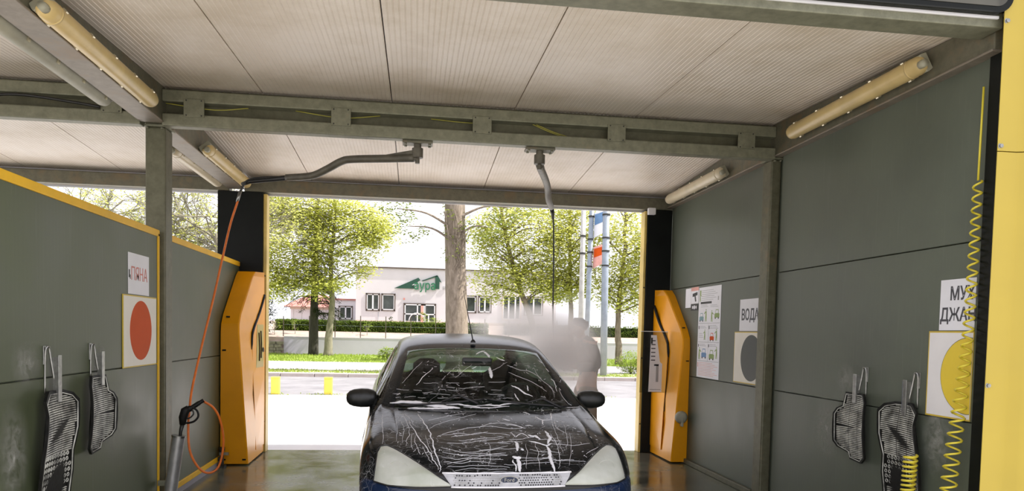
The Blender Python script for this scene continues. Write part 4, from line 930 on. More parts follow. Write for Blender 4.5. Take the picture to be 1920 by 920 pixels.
# dark conifer
C = thing('dark_conifer', 'dark drooping conifer with a black trunk beside the pale bent tree', 'conifer', (-5.2, 39.6, .03))
MB().tube(bez([(-5.22, 39.6, 0), (-5.2, 39.6, 2), (-5.15, 39.6, 5), (-5.1, 39.6, 8)], 5), [.27 - .012*k for k in range(16)], 12).build('trunk', M['bark_dark'], C, smooth=True)
bm_ = MB(); nm = MB(); rr = random.Random(31)
for k in range(64):
    z = rr.uniform(2.1, 7.6); a = rr.uniform(0, 2*PI); l = rr.uniform(1.0, 2.5) * (1.05 - .07*z); s0 = Vector((-5.15, 39.6, z)); d = Vector((math.cos(a), math.sin(a)*.7, 0))
    q = bez([s0, s0 + d*l*.5 + Vector((0, 0, .05)), s0 + d*l + Vector((0, 0, -.35*l))], 6); bm_.tube(q, [.035*(1 - .8*i/len(q)) for i in range(len(q))], 4, False)
    for i in range(3, len(q)):
        for _ in range(13):
            p = q[i] + Vector((rr.gauss(0, .09), rr.gauss(0, .09), rr.gauss(-.06, .07))); v = (d*.5 + Vector((rr.gauss(0, .4), rr.gauss(0, .4), -rr.uniform(.1, .9)))).normalized()*rr.uniform(.06, .17); b = v.orthogonal().normalized()*.014
            nm.add([p - b, p + b, p + v], [(0, 1, 2)])
tag(bm_.build('branches', M['bark_dark'], C), kind='stuff'); tag(nm.build('needles', M['needle'], C), kind='stuff')
C = thing('dark_conifer', 'dark evergreen half hidden behind the left edge of the rear opening', 'conifer', (-8.2, 42, .9))
MB().tube([(-8.2, 42, .9), (-8.2, 42, 3)], [.15, .05], 8).build('trunk', M['bark_dark'], C)
nm = leaves(MB(), (-8.3, 42, 2.3), (.75, .7, 1.3), 2600, .06, random.Random(8), clus=14, spread=.12); tag(nm.build('foliage', M['needle'], C), kind='stuff')
tree((5.5, 34, .03), [(5.55, 34, 0), (5.4, 34, 1.7), (4.85, 34, 3.2), (4.2, 34, 5.2), (3.7, 34, 7.5)], (.2, .06),
     [((4.9, 33.7, 6.0), (2.1, 1.2, 1.9)), ((4.2, 33.6, 3.9), (1.7, .9, .75)), ((5.6, 33.8, 4.1), (1.0, .8, .9)), ((3.1, 33.8, 5.6), (.7, .7, 1.2)), ((3.6, 33.5, 3.2), (.8, .6, .4)), ((6.2, 33.6, 3.3), (.9, .6, .5))], .075, 17000, 'leaning leafy tree between the thick trunk and the black hanging hose', 'bark', seed=12, nbr=40)
tree((7.3, 34.5, .03), [(7.3, 34.5, 0), (7.3, 34.5, 2), (7.2, 34.5, 4), (7.1, 34.5, 7.5)], (.17, .06),
     [((7.2, 34.2, 5.6), (1.5, 1.2, 2.2)), ((7.0, 34.1, 3.6), (1.3, .9, .7))], .075, 13000, 'leafy tree directly behind the grey sign poles', 'bark', seed=14, nbr=26)
tree((9.35, 33.5, .03), [(9.4, 33.5, 0), (9.32, 33.5, 1.2), (9.3, 33.5, 2.8), (9.5, 33.5, 5), (9.5, 33.5, 7.5)], (.19, .06),
     [((9.6, 33.2, 5.5), (1.5, 1.2, 2.3)), ((9.5, 33.1, 3.3), (1.2, .9, .9)), ((10.6, 33.2, 4.6), (.8, .8, 2.4)), ((8.6, 33.2, 3.6), (.6, .5, .9))], .075, 14500, 'leafy tree with a straight trunk right of the grey sign poles', 'bark', seed=15, nbr=26)
# bare trees seen over the left partition
def bare(loc, h, seed, label, nleaf):
    rr = random.Random(seed); t = thing('bare_tree', label, 'tree', loc); m = MB(); lm = MB(); loc = Vector(loc)
    MB().tube(bez([loc, loc + Vector((.1, 0, h*.3)), loc + Vector((.0, 0, h*.6))], 5), [.17 - .008*k for k in range(11)], 10).build('trunk', M['bark_pale'], t, smooth=True)
    def grow(p, d, l, r, lev):
        if lev == 0 or l < .12:
            return
        e = p + d*l; mid = p.lerp(e, .5) + Vector((rr.gauss(0, .06), rr.gauss(0, .06), rr.gauss(0, .06)))*l
        m.tube([p, mid, e], [r, r*.8, r*.62], 4, False)
        if lev <= 2 and rr.random() < nleaf: leaves(lm, e, (.12, .12, .12), 6, .055, rr, clus=6, spread=.1)
        for _ in range(rr.choice((2, 3, 3))):
            grow(e if rr.random() < .6 else mid, (d + Vector((rr.gauss(0, .6), rr.gauss(0, .5), rr.gauss(.05, .45)))).normalized(), l*rr.uniform(.6, .85), r*.6, lev - 1)
    for k in range(17):
        a = rr.uniform(0, 2*PI); s0 = loc + Vector((.05, 0, h*rr.uniform(.35, .6)))
        grow(s0, Vector((math.cos(a), .6*math.sin(a), rr.uniform(.25, .8))).normalized(), h*.17, .055, 6)
    tag(m.build('branches', M['bark_pale'], t), kind='stuff')
    if lm.v: tag(lm.build('foliage', M['leaf'], t), kind='stuff')
bare((-7.6, 30, 0.05), 8.2, 41, 'bare branched tree seen between the left post and the black column', .35)
bare((-11.0, 31, 0.05), 8.0, 44, 'bare branched tree seen over the left partition', .5)
bare((-14.0, 33, 0.05), 8.4, 47, 'bare branched tree farthest left over the yellow partition cap', .4)
one('street_pole', MB().lathe((-10.25, 30.5, 0.05), (0, 0, 1), [(.17, 0), (.13, 9)], 12), M['pole_pale'], 'pale street pole behind the bare branches over the left partition', 'pole', 0, smooth=True)
# sign poles on the right
def pole(x0, x1, y, r, label, mat):
    t = thing('sign_pole', label, 'pole', (x0, y, 0.07))
    MB().tube([(x0, y, 0), (x0 + (x1-x0)*.5, y, 3), (x1, y, 7)], [r, r, r*.95], 14).build('shaft', M[mat], t, smooth=True)
    for z in (3.65, 4.12, 4.55, 5.3):
        xx = x0 + (x1-x0)*z/7
        MB().lathe((xx, y, z), (0, 0, 1), [(r + .018, 0), (r + .018, .05)], 12).build('clamp', M['dark_metal'], t)
    return t
pole(5.66, 5.76, 24.3, .085, 'slim grey-blue sign pole, left one carrying the street signs', 'pole')
pole(6.16, 6.10, 23.8, .115, 'thicker grey-blue sign pole, right one carrying the street signs', 'pole')
t = thing('street_pole', 'thin pale concrete pole just left of the two sign poles', 'pole', (5.72, 25.5, .07))
MB().lathe((5.74, 25.5, 0), (0, 0, 1), [(.10, 0), (.085, 7)], 10).build('shaft', M['pole_pale'], t, smooth=True)
for z in (4.2, 4.8): MB().lathe((5.74, 25.5, z), (0, 0, 1), [(.11, 0), (.11, .06)], 10).build('clamp', M['dark_metal'], t)
def street_sign(z0, z1, mats, label):
    t = thing('street_sign', label, 'sign', (5.95, 24.0, z0)); a = Vector((5.83, 24.3, 0)); b = Vector((6.03, 23.8, 0)); d = b - a
    n = Vector((d.y, -d.x, 0)).normalized()*-.012
    MB().prism([a + Vector((0, 0, z0)), b + Vector((0, 0, z0 + .12)), b + Vector((0, 0, z1 + .05)), a + Vector((0, 0, z1))], n).build('panel', M[mats[0]], t)
    MB().prism([a + d*.1 + Vector((0, 0, z0 + (z1-z0)*.5)) - n*.3, b - d*.1 + Vector((0, 0, z0 + (z1-z0)*.5 + .06)) - n*.3, b - d*.1 + Vector((0, 0, z1 - .03)) - n*.3, a + d*.1 + Vector((0, 0, z1 - .06)) - n*.3], n*-.3).build('print', M[mats[1]], t)
street_sign(4.62, 5.45, ('paper', 'ink_blue'), 'blue and white street sign between the sign poles, upper one')
street_sign(3.62, 4.32, ('ink_pink', 'red_disc'), 'red and pink street sign between the sign poles, lower one')
# bushes
bush((7.75, 25.6, .06), [((7.62, 25.6, .45), (.50, .45, .42)), ((8.1, 25.7, .35), (.45, .4, .35))], .035, 3600, 'rounded light green bush on the pavement right of the sign poles', seed=7)
bush((-1.35, 36, .03), [((-1.30, 36, .30), (.45, .4, .30)), ((-.3, 36, .30), (.7, .4, .30)), ((.9, 36.1, .34), (.8, .4, .33)), ((2.2, 36, .3), (.8, .4, .3))], .05, 5200, 'row of light green shrubs at the lawn edge left of and behind the car', seed=8)
for x, y, lb in ((-2.65, 42.2, 'sapling on the soil bank below the left window'), (-6.55, 42.2, 'sapling on the soil bank left of the dark conifer'), (-7.6, 41.9, 'pale sapling at the left end of the soil bank')):
    t = thing('sapling', lb, 'sapling', (x, y, 1.1)); lm = MB(); st = MB(); rr = random.Random(int(x*10))
    for k in range(9):
        e = Vector((x + rr.uniform(-.28, .28), y + rr.uniform(-.2, .2), 1.1 + rr.uniform(.4, .75))); st.tube([(x, y, 1.05), (x, y, 1.3), e], [.015, .012, .004], 4, False); leaves(lm, e - Vector((0, 0, .08)), (.07, .07, .14), 16, .035, rr, clus=8, spread=.04)
    tag(st.build('stems', M['bark_pale'], t), kind='stuff'); tag(lm.build('foliage', M['leaf_mid'], t), kind='stuff')

# ================================================================== CAR
def foamy(name, base, rough, coat, amount=1.0, metal=0.0, spec=0.5):
    t = NT(name); co = t.coord(); dn = t.n('ShaderNodeTexNoise'); dn.inputs['Scale'].default_value = 5; dn.inputs['Detail'].default_value = 5; t.l(co, dn.inputs['Vector'])
    mv = t.n('ShaderNodeVectorMath', operation='SCALE'); mv.inputs['Scale'].default_value = 0.22; t.l(dn.outputs['Color'], mv.inputs[0])
    ad = t.n('ShaderNodeVectorMath', operation='ADD'); t.l(co, ad.inputs[0]); t.l(mv.outputs[0], ad.inputs[1])
    def veins(scale, width, sx=(1, 1, 1)):
        mp = t.n('ShaderNodeMapping'); mp.inputs['Scale'].default_value = sx; t.l(ad.outputs[0], mp.inputs[0])
        v = t.n('ShaderNodeTexVoronoi', feature='DISTANCE_TO_EDGE'); v.inputs['Scale'].default_value = scale; t.l(mp.outputs[0], v.inputs['Vector'])
        return t.math('SUBTRACT', 1.0, t.math('MULTIPLY', v.outputs['Distance'], 1.0/width, True), True)
    a = veins(5.0, 0.018, (1, 1.9, 1.6)); b = veins(13.0, 0.022, (0.7, 2.2, 1.5)); c = veins(34, 0.05, (0.8, 1.6, 1.2))
    mk = t.ramp(t.noise(co, 2.6, 4), [(0.45, 0), (0.6, 1)]); mk2 = t.ramp(t.noise(co, 3.7, 4, 0.6, 0.4), [(0.47, 0), (0.62, 1)]); mk3 = t.ramp(t.noise(co, 6.0, 3), [(0.5, 0), (0.66, 1)])
    f = t.math('MAXIMUM', t.math('MULTIPLY', a, mk), t.math('MAXIMUM', t.math('MULTIPLY', t.math('MULTIPLY', b, mk2), 0.75), t.math('MULTIPLY', t.math('MULTIPLY', c, mk3), 0.45)))
    f = t.math('MULTIPLY', f, amount, True)
    col = t.mix(f, base, (0.72, 0.72, 0.74)); ro = t.math('ADD', rough, t.math('MULTIPLY', f, 0.6), True)
    t.bsdf(col, ro, metal, t.math('MULTIPLY', t.math('SUBTRACT', 1.0, f, True), coat), spec, bump=f, bstr=0.25, bdist=0.003)
    return t, f
tp, _ = foamy('black_car_paint', (0.006, 0.007, 0.008), 0.13, 0.0, 0.6, spec=0.17); M['paint'] = tp.m
tp, _ = foamy('black_roof_paint', (0.008, 0.010, 0.012), 0.2, 0.0, 0.10, spec=0.22); M['paint_roof'] = tp.m
tp, _ = foamy('black_painted_blue_reflection', (0.006, 0.016, 0.05), 0.22, 0.2, 0.3, spec=0.4); M['paint_bumper'] = tp.m  # blue in the base colour is a painted reflection on the black bumper
def glassmat(name, tint, foam):
    t, f = foamy(name + '_base', (0.7, 0.7, 0.72), 0.8, 0, 1.0)
    bs = [n for n in t.t.nodes if n.type == 'BSDF_PRINCIPLED'][0]; bs.inputs['Base Color'].default_value = (0.72, 0.72, 0.74, 1)
    for l in list(t.t.links):
        if l.to_node == bs and l.to_socket.name in ('Base Color', 'Coat Weight'): t.t.links.remove(l)
    tr = t.n('ShaderNodeBsdfTransparent'); tr.inputs[0].default_value = (*tint, 1); gl = t.n('ShaderNodeBsdfGlossy'); gl.inputs['Roughness'].default_value = 0.03
    fr = t.n('ShaderNodeFresnel'); fr.inputs[0].default_value = 1.42; m1 = t.n('ShaderNodeMixShader'); t.l(t.math('MULTIPLY', fr.outputs[0], 0.8), m1.inputs[0]); t.l(tr.outputs[0], m1.inputs[1]); t.l(gl.outputs[0], m1.inputs[2])
    m2 = t.n('ShaderNodeMixShader'); t.l(t.math('MULTIPLY', f, foam, True), m2.inputs[0]); t.l(m1.outputs[0], m2.inputs[1]); t.l(bs.outputs[0], m2.inputs[2]); t.l(m2.outputs[0], t.out.inputs[0])
    t.m.name = name; return t.m
M['windscreen'] = glassmat('green_tinted_windscreen', (0.60, 0.74, 0.64), 0.4)
M['side_glass'] = glassmat('green_tinted_side_glass', (0.45, 0.55, 0.48), 0.2)
M['rear_glass'] = glassmat('green_tinted_rear_glass', (0.68, 0.86, 0.72), 0.08)
M['plastic'] = pmat('black_car_plastic', (0.014, 0.014, 0.015), 0.4, var=0.3)
M['mirror_shell'] = pmat('black_mirror_shell', (0.012, 0.013, 0.013), 0.38, var=0.5, scale=30)
M['seat_cloth'] = pmat('dark_seat_cloth', (0.02, 0.02, 0.02), 0.9, var=0.3)
M['tyre'] = pmat('tyre_rubber', (0.018, 0.018, 0.018), 0.7, var=0.3, scale=20)
M['rim_metal'] = pmat('grey_wheel_metal', (0.4, 0.4, 0.42), 0.35, 0.8)
M['foam'] = pmat('white_foam', (0.80, 0.79, 0.82), 0.9, var=0.06, scale=20, bump=0.4, bscale=120)
M['foam_dull'] = pmat('thin_foam_film', (0.40, 0.40, 0.42), 0.5, var=0.25, scale=14)
t = NT('hazy_headlamp'); co = t.coord(); n1 = t.noise(co, 5, 4); n2 = t.noise(t.coord((3, 1, 1.2)), 9, 6, 0.7, 0.5)
c = t.ramp(n1, [(0.3, (0.36, 0.38, 0.31)), (0.7, (0.54, 0.55, 0.51))]); c = t.mix(t.ramp(n2, [(0.62, 0), (0.75, 0.5)]), c, (0.72, 0.73, 0.72))
t.bsdf(c, 0.28, 0, 0.6, bump=n2, bstr=0.08, bdist=0.003); M['lamp_lens'] = t.m
M['lamp_orange'] = pmat('amber_glow_lens', (0.45, 0.18, 0.03), 0.3)

CAR = thing('car', 'black hatchback covered in washing foam, parked nose to the camera', 'car', (0.53, 4.0, 0), world=False)
CAR.rotation_euler.z = 0.033
# control cage: rows of stations, columns from the centre line outwards: (x, s, z)
ROWS = [
 [(0,.07,.20),(.35,.09,.20),(.58,.15,.20),(.70,.24,.20),(.77,.33,.20),(.795,.37,.20),(.795,.39,.20)],
 [(0,.0,.43),(.36,.02,.43),(.60,.085,.43),(.73,.18,.43),(.80,.30,.43),(.822,.37,.42),(.822,.395,.36)],
 [(0,.015,.555),(.36,.035,.555),(.60,.115,.555),(.735,.22,.56),(.805,.35,.57),(.828,.42,.55),(.828,.44,.50)],
 [(0,.055,.632),(.36,.075,.632),(.60,.20,.655),(.725,.35,.72),(.795,.46,.715),(.828,.50,.65),(.83,.52,.59)],
 [(0,.34,.735),(.36,.35,.735),(.62,.43,.755),(.715,.54,.775),(.785,.60,.765),(.83,.63,.70),(.835,.68,.635)],
 [(0,.72,.82),(.37,.73,.82),(.65,.77,.82),(.725,.82,.82),(.785,.86,.80),(.832,.88,.71),(.838,.95,.61)],
 [(0,1.10,.882),(.38,1.13,.886),(.665,1.24,.89),(.73,1.27,.892),(.785,1.16,.855),(.835,1.12,.72),(.83,1.09,.40)],
 [(0,1.47,1.10),(.36,1.49,1.098),(.60,1.56,1.085),(.66,1.59,1.07),(.79,1.48,.905),(.838,1.48,.74),(.82,1.42,.21)],
 [(0,1.86,1.318),(.34,1.88,1.312),(.535,1.94,1.282),(.59,1.97,1.255),(.792,1.90,.925),(.84,1.90,.75),(.82,1.90,.20)],
 [(0,2.45,1.412),(.34,2.45,1.405),(.54,2.45,1.372),(.59,2.45,1.33),(.795,2.45,.945),(.842,2.45,.76),(.82,2.45,.20)],
 [(0,3.05,1.405),(.34,3.05,1.398),(.53,3.05,1.365),(.58,3.05,1.325),(.79,3.05,.965),(.84,3.05,.77),(.82,3.0,.22)],
 [(0,3.50,1.345),(.34,3.49,1.338),(.51,3.46,1.305),(.56,3.44,1.27),(.775,3.42,.985),(.835,3.40,.78),(.83,3.34,.58)],
 [(0,3.98,.985),(.36,3.96,.985),(.58,3.90,.98),(.66,3.86,.975),(.755,3.80,.95),(.82,3.75,.78),(.825,3.70,.58)],
 [(0,4.12,.70),(.38,4.10,.70),(.62,4.03,.70),(.72,3.96,.70),(.78,3.90,.70),(.81,3.87,.66),(.815,3.85,.40)],
 [(0,4.16,.45),(.38,4.14,.45),(.62,4.08,.45),(.72,4.0,.45),(.78,3.95,.45),(.80,3.92,.42),(.80,3.90,.30)],
 [(0,4.10,.24),(.38,4.08,.24),(.60,4.02,.24),(.70,3.95,.24),(.75,3.92,.24),(.77,3.9,.24),(.77,3.89,.24)],
]
PN = ['front_bumper', 'grille_panel', 'fender', 'fender', 'hood', 'windscreen', 'roof', 'side_window', 'side_window', 'door', 'door', 'rear_window', 'tailgate', 'rear_bumper', 'quarter_panel', 'quarter_panel']
def panel_of(i, j, side):
    if i <= 1: return 0
    if i == 2: return 1 if j <= 1 else 2 + side
    if i <= 5: return 4 if j <= 1 else 2 + side
    if i <= 7: return 5 if j <= 1 else 6 if j == 2 else (7 + side if j == 3 else 9 + side)
    if i <= 10: return 6 if j <= 2 else (7 + side if j == 3 else (9 + side if i <= 9 else 14 + side))
    if i == 11: return 11 if j <= 1 else 14 + side
    if i == 12: return 12 if j <= 2 else 14 + side
    return 13
def build_car_body():
    J = list(range(-6, 7)); V = []; Fc = []; Pi = []
    for r in ROWS:
        for j in J:
            x, s, z = r[abs(j)]; V.append((x if j >= 0 else -x, s, z))
    n = len(J)
    for i in range(len(ROWS) - 1):
        for k in range(n - 1):
            j = min(abs(J[k]), abs(J[k+1])); side = 0 if J[k] < 0 else 1
            Fc.append((i*n + k, i*n + k + 1, (i+1)*n + k + 1, (i+1)*n + k)); Pi.append(panel_of(i, j, side))
    me = bpy.data.meshes.new('tmp'); me.from_pydata(V, [], Fc)
    for k in range(16): me.materials.append(M['plastic'])
    me.polygons.foreach_set('material_index', Pi); me.polygons.foreach_set('use_smooth', [True]*len(Fc))
    o = bpy.data.objects.new('tmp', me); COL.objects.link(o); m = o.modifiers.new('s', 'SUBSURF'); m.levels = 3; m.render_levels = 3
    # a few firmer body lines
    me.attributes.new('crease_edge', 'FLOAT', 'EDGE'); cr = me.attributes['crease_edge'].data
    for e in me.edges:
        (i1, k1), (i2, k2) = divmod(e.vertices[0], n), divmod(e.vertices[1], n)
        if i1 == i2 and i1 in (3,) and max(abs(J[k1]), abs(J[k2])) <= 2: cr[e.index].value = 0.45
        if i1 == i2 and i1 == 6 and max(abs(J[k1]), abs(J[k2])) <= 3: cr[e.index].value = 0.55
        if k1 == k2 and abs(J[k1]) == 3 and 6 <= min(i1, i2) <= 11: cr[e.index].value = 0.35
        if k1 == k2 and abs(J[k1]) == 4 and 6 <= min(i1, i2) <= 11: cr[e.index].value = 0.35
    dg = bpy.context.evaluated_depsgraph_get(); d = bpy.data.meshes.new_from_object(o.evaluated_get(dg))
    bpy.data.objects.remove(o)
    return d
dense = build_car_body()
dv = [v.co.copy() for v in dense.vertices]; dn_ = [v.normal.copy() for v in dense.vertices]
dfaces = [tuple(p.vertices) for p in dense.polygons]; dpan = [p.material_index for p in dense.polygons]
owners = [set() for _ in dv]
for f, p in zip(dfaces, dpan):
    for i in f: owners[i].add(p)
BV = BVHTree.FromPolygons(dv, dfaces)
pm = {0: 'paint_bumper', 1: 'plastic', 2: 'paint', 3: 'paint', 4: 'paint', 5: 'windscreen', 6: 'paint_roof', 7: 'side_glass', 8: 'side_glass', 9: 'paint', 10: 'paint', 11: 'rear_glass', 12: 'paint', 13: 'paint_bumper', 14: 'paint', 15: 'paint'}
for k, nm in enumerate(PN):
    idx = {}; vs_ = []; fs = []
    for f, p in zip(dfaces, dpan):
        if p != k: continue
        g = []
        for i in f:
            if i not in idx:
                idx[i] = len(vs_); vs_.append(dv[i] - dn_[i]*(0.006 if len(owners[i]) > 1 else 0))
            g.append(idx[i])
        fs.append(tuple(g))
    if not fs: continue
    o = MB().add(vs_, fs).build(nm, M[pm[k]], CAR, smooth=True)
    if nm in ('windscreen', 'rear_window', 'side_window'): o['label'] = 'green tinted glass'
def front(x, z, d=0.0):
    h, nrm, i, _ = BV.ray_cast(Vector((x, -3, z)), Vector((0, 1, 0)))
    if h is None: h, nrm, i, _ = BV.find_nearest(Vector((x, 0.4, z)))
    if nrm.y > 0: nrm = -nrm
    return h + nrm*d
def top(x, s, d=0.0):
    h, nrm, i, _ = BV.ray_cast(Vector((x, s, 3)), Vector((0, 0, -1)))
    if h is None: h, nrm, i, _ = BV.find_nearest(Vector((x, s, 1.0)))
    if nrm.z < 0: nrm = -nrm
    return h + nrm*d
def ip(pts, x):
    for (a, b), (c, d) in zip(pts, pts[1:]):
        if min(a, c) <= x <= max(a, c): return b + (d - b)*(x - a)/(c - a)
    return pts[-1][1] if abs(x - pts[-1][0]) < abs(x - pts[0][0]) else pts[0][1]
def ramp2(t_, a, b): return a + (b - a)*t_
for sg in (-1, 1):
    topc = [(.315, .578), (.36, .603), (.42, .638), (.49, .672), (.56, .703), (.62, .727), (.665, .74), (.70, .738), (.722, .722)]
    botc = [(.315, .572), (.50, .560), (.66, .556), (.74, .565)]
    nu, nv = 22, 8; vs_ = []; fs = []; rim = []
    for a in range(nu + 1):
        f = a/nu
        for b in range(nv + 1):
            g = b/nv; xt = ramp2(f, .315, .722); xb = ramp2(f, .315, .74); x = ramp2(g, xb, xt); z = ramp2(g, ip(botc, xb), ip(topc, xt))
            edge = a in (0, nu) or b in (0, nv)
            vs_.append(front(sg*x, z, 0.001 if edge else 0.011))
    for a in range(nu):
        for b in range(nv):
            q = (a*(nv+1)+b, (a+1)*(nv+1)+b, (a+1)*(nv+1)+b+1, a*(nv+1)+b+1); fs.append(q if sg > 0 else q[::-1])
    hl = MB().add(vs_, fs).build('headlamp', M['lamp_lens'], CAR, smooth=True); hl['label'] = 'milky headlamp'
    per = [vs_[a*(nv+1)] for a in range(nu+1)] + [vs_[nu*(nv+1)+b] for b in range(1, nv+1)] + [vs_[a*(nv+1)+nv] for a in range(nu-1, -1, -1)]
    MB().tube(per + [per[0]], 0.0045, 5, False).build('lamp_seal', M['plastic'], hl, smooth=True)
    c0 = front(sg*.60, .635, 0.013)
    MB().tube([c0 + Vector((.055*math.cos(a), 0.002 + 0.03*abs(math.cos(a)) if sg*math.cos(a) > 0 else 0, .045*math.sin(a))) for a in [2*PI*k/20 for k in range(21)]], 0.0012, 4, False).build('reflector_ring', M['lamp_lens'], hl)
# grille: foam-laden plate with rows of holes and the oval badge
gv = []; gf = []; ng = 30
for a in range(ng + 1):
    for z in (.566, .588, .612, .632):
        x = (-1 + 2*a/ng)*(.312 + (z - .566)*.75); gv.append(front(x, z, 0.005 if z in (.566, .632) else 0.012))
for a in range(ng):
    for b in range(3): gf.append((a*4+b, (a+1)*4+b, (a+1)*4+b+1, a*4+b+1))
gr = MB().add(gv, gf).build('grille', M['foam_dull'], CAR, smooth=True); gr['label'] = 'honeycomb grille full of white foam'
hm = MB(); lm = MB(); rr = random.Random(77)
for r_i in range(5):
    for k in range(44):
        x = -.30 + .0140*k + (.0067 if r_i % 2 else 0); z = .577 + .0115*r_i
        if abs(x) < .055 or x > .295: continue
        p = front(x, z, 0.0125)
        open_ = (x > .05 and x < .25 and rr.random() < .85) or rr.random() < .24 or (r_i in (0, 4) and rr.random() < .5)
        pts = [p + Vector((.0052*math.cos(a), -.0005, .0046*math.sin(a))) for a in [PI*q/3 for q in range(6)]]
        if open_: hm.add(pts, [tuple(range(6))])
        else: lm.tube(pts + [pts[0]], 0.0006, 3, False)
tag(hm.build('grille_holes', M['plastic'], gr), kind='stuff'); tag(lm.build('grille_mesh', M['fix_grey'], gr), kind='stuff')
for z in (.567, .633):
    MB().tube([front((-1 + 2*k/24)*(.318 + (z - .567)*.7), z, 0.008) for k in range(25)], 0.005, 6).build('grille_bar', M['foam'], gr, smooth=True)
bc = front(0, .602, 0.016)
MB().prism([bc + Vector((.053*math.cos(a), 0, .0225*math.sin(a))) for a in [2*PI*k/28 for k in range(28)]], (0, .006, 0)).build('badge_rim', M['chrome'], CAR)
bd = MB().prism([bc + Vector((.048*math.cos(a), -.0015, .0185*math.sin(a))) for a in [2*PI*k/28 for k in range(28)]], (0, .004, 0)).build('badge', M['paint_bumper'], CAR)
bd['label'] = 'dark oval badge with a pale script'
text_mesh('Ford', .030, M['chrome'], 'badge_script', bd, (bc.x, bc.y - .0022, bc.z), (1, 0, 0), (0, 0, 1), .0004)
# lower air intake and plate area of the bumper
MB().prism([front(x, z, .004) for x, z in ((-.45, .27), (.45, .27), (.42, .40), (-.42, .40))], (0, .02, 0)).build('air_intake', M['plastic'], CAR)
# mirrors
MZ = .926
for sg in (-1, 1):
    R = []
    for f, q in ((-.115, .28), (-.11, .6), (-.09, .86), (-.05, 1.0), (.0, 1.02), (.05, .92), (.08, .74), (.098, .45), (.103, .15)):
        R.append([Vector((sg*(.862 + f*1.0), 1.50 + .055*q*math.sin(a)*(1.25 if math.sin(a) < 0 else .6) - .02*(1 - q), MZ + .068*q*math.cos(a))) for a in [2*PI*k/18 for k in range(18)]])
    mo = MB().rings(R).build('wing_mirror', M['mirror_shell'], CAR, smooth=True)
    mo['label'] = 'black oval wing mirror'
    MB().rings([[Vector((sg*x, 1.49 + .028*math.sin(a), z0 + .032*math.cos(a))) for a in [2*PI*k/10 for k in range(10)]] for x, z0 in ((.70, .885), (.755, .90), (.79, .915))]).build('mirror_arm', M['plastic'], mo, smooth=True)
    MB().prism([Vector((sg*(.862 + .085*math.cos(a)), 1.536, MZ + .055*math.sin(a))) for a in [2*PI*k/18 for k in range(18)]], (0, .006, 0)).build('mirror_glass', M['bglass'], mo)
# antenna
MB().lathe((0, 1.98, 1.335), (0, 0, 1), [(.022, 0), (.018, .012), (.010, .024), (0, .026)], 12).build('antenna_base', M['plastic'], CAR, smooth=True)
MB().tube([(0, 1.98, 1.345), (-.02, 2.10, 1.50), (-.055, 2.30, 1.765)], [.0055, .004, .0022], 6).build('antenna', M['plastic'], CAR, smooth=True)
# wipers
for x0, x1, s0 in ((-.60, .0, 1.25), (.02, .60, 1.25)):
    L = [top(ramp2(k/14, x0, x1), s0 - .075*math.sin(PI*(k/14*.6 + .2)) + .0, 0.012) for k in range(15)]
    wo = MB().tube(L, 0.008, 5).build('wiper', M['plastic'], CAR, smooth=True)
    MB().tube([top(x1 - .05, 1.16, .012), top(x1 - .18, s0 - .02, .03), L[7] + Vector((0, 0, .012))], [.012, .009, .006], 6).build('wiper_arm', M['plastic'], wo, smooth=True)
# door handles, mouldings, licence plate
for sg in (-1, 1):
    MB().box(sg*.835 - .012, sg*.835 + .012, 2.05, 2.22, .83, .86).build('door_handle', M['plastic'], CAR, bevel=.006)
    MB().tube([(sg*.842, 1.3, .56), (sg*.85, 2.0, .57), (sg*.848, 2.9, .58)], .014, 6).build('side_moulding', M['plastic'], CAR)
# underbody, wheels
MB().box(-.70, .70, .25, 3.95, .17, .50).build('underbody', M['plastic'], CAR)
for sg in (-1, 1):
    for s_ in (.80, 3.35):
        w_ = MB().lathe((sg*.66, s_, .298), (sg, 0, 0), [(.20, 0), (.275, .0), (.295, .02), (.298, .04), (.298, .13), (.293, .155), (.27, .17), (.205, .168), (.20, .15)], 36).build('tyre', M['tyre'], CAR, smooth=True, auto=.5)
        tr_ = MB()
        for k in range(40):
            a = 2*PI*k/40; tr_.obox((sg*.745, s_ + .299*math.cos(a), .298 + .299*math.sin(a)), Vector((.055, 0, 0)), Vector((0, -math.sin(a), math.cos(a)))*.009, Vector((0, math.cos(a), math.sin(a)))*.004)
        tag(tr_.build('tread', M['tyre'], w_), kind='stuff')
        rm = MB().lathe((sg*.66, s_, .298), (sg, 0, 0), [(.0, .10), (.06, .14), (.07, .10), (.19, .09), (.203, .15), (.203, .02), (.19, .02)], 30).build('wheel_rim', M['rim_metal'], CAR, smooth=True, auto=.5)
        for k in range(5):
            a = 2*PI*k/5; d = Vector((0, math.cos(a), math.sin(a))); MB().obox(Vector((sg*.79, s_, .298)) + d*.125, Vector((.012, 0, 0)), d*.075, d.cross(Vector((1, 0, 0)))*.028).build('spoke', M['rim_metal'], rm, bevel=.006)
    MB().box(sg*.60 - .05, sg*.60 + .05, .40, 1.15, .30, .66).build('wheel_house', M['plastic'], CAR)
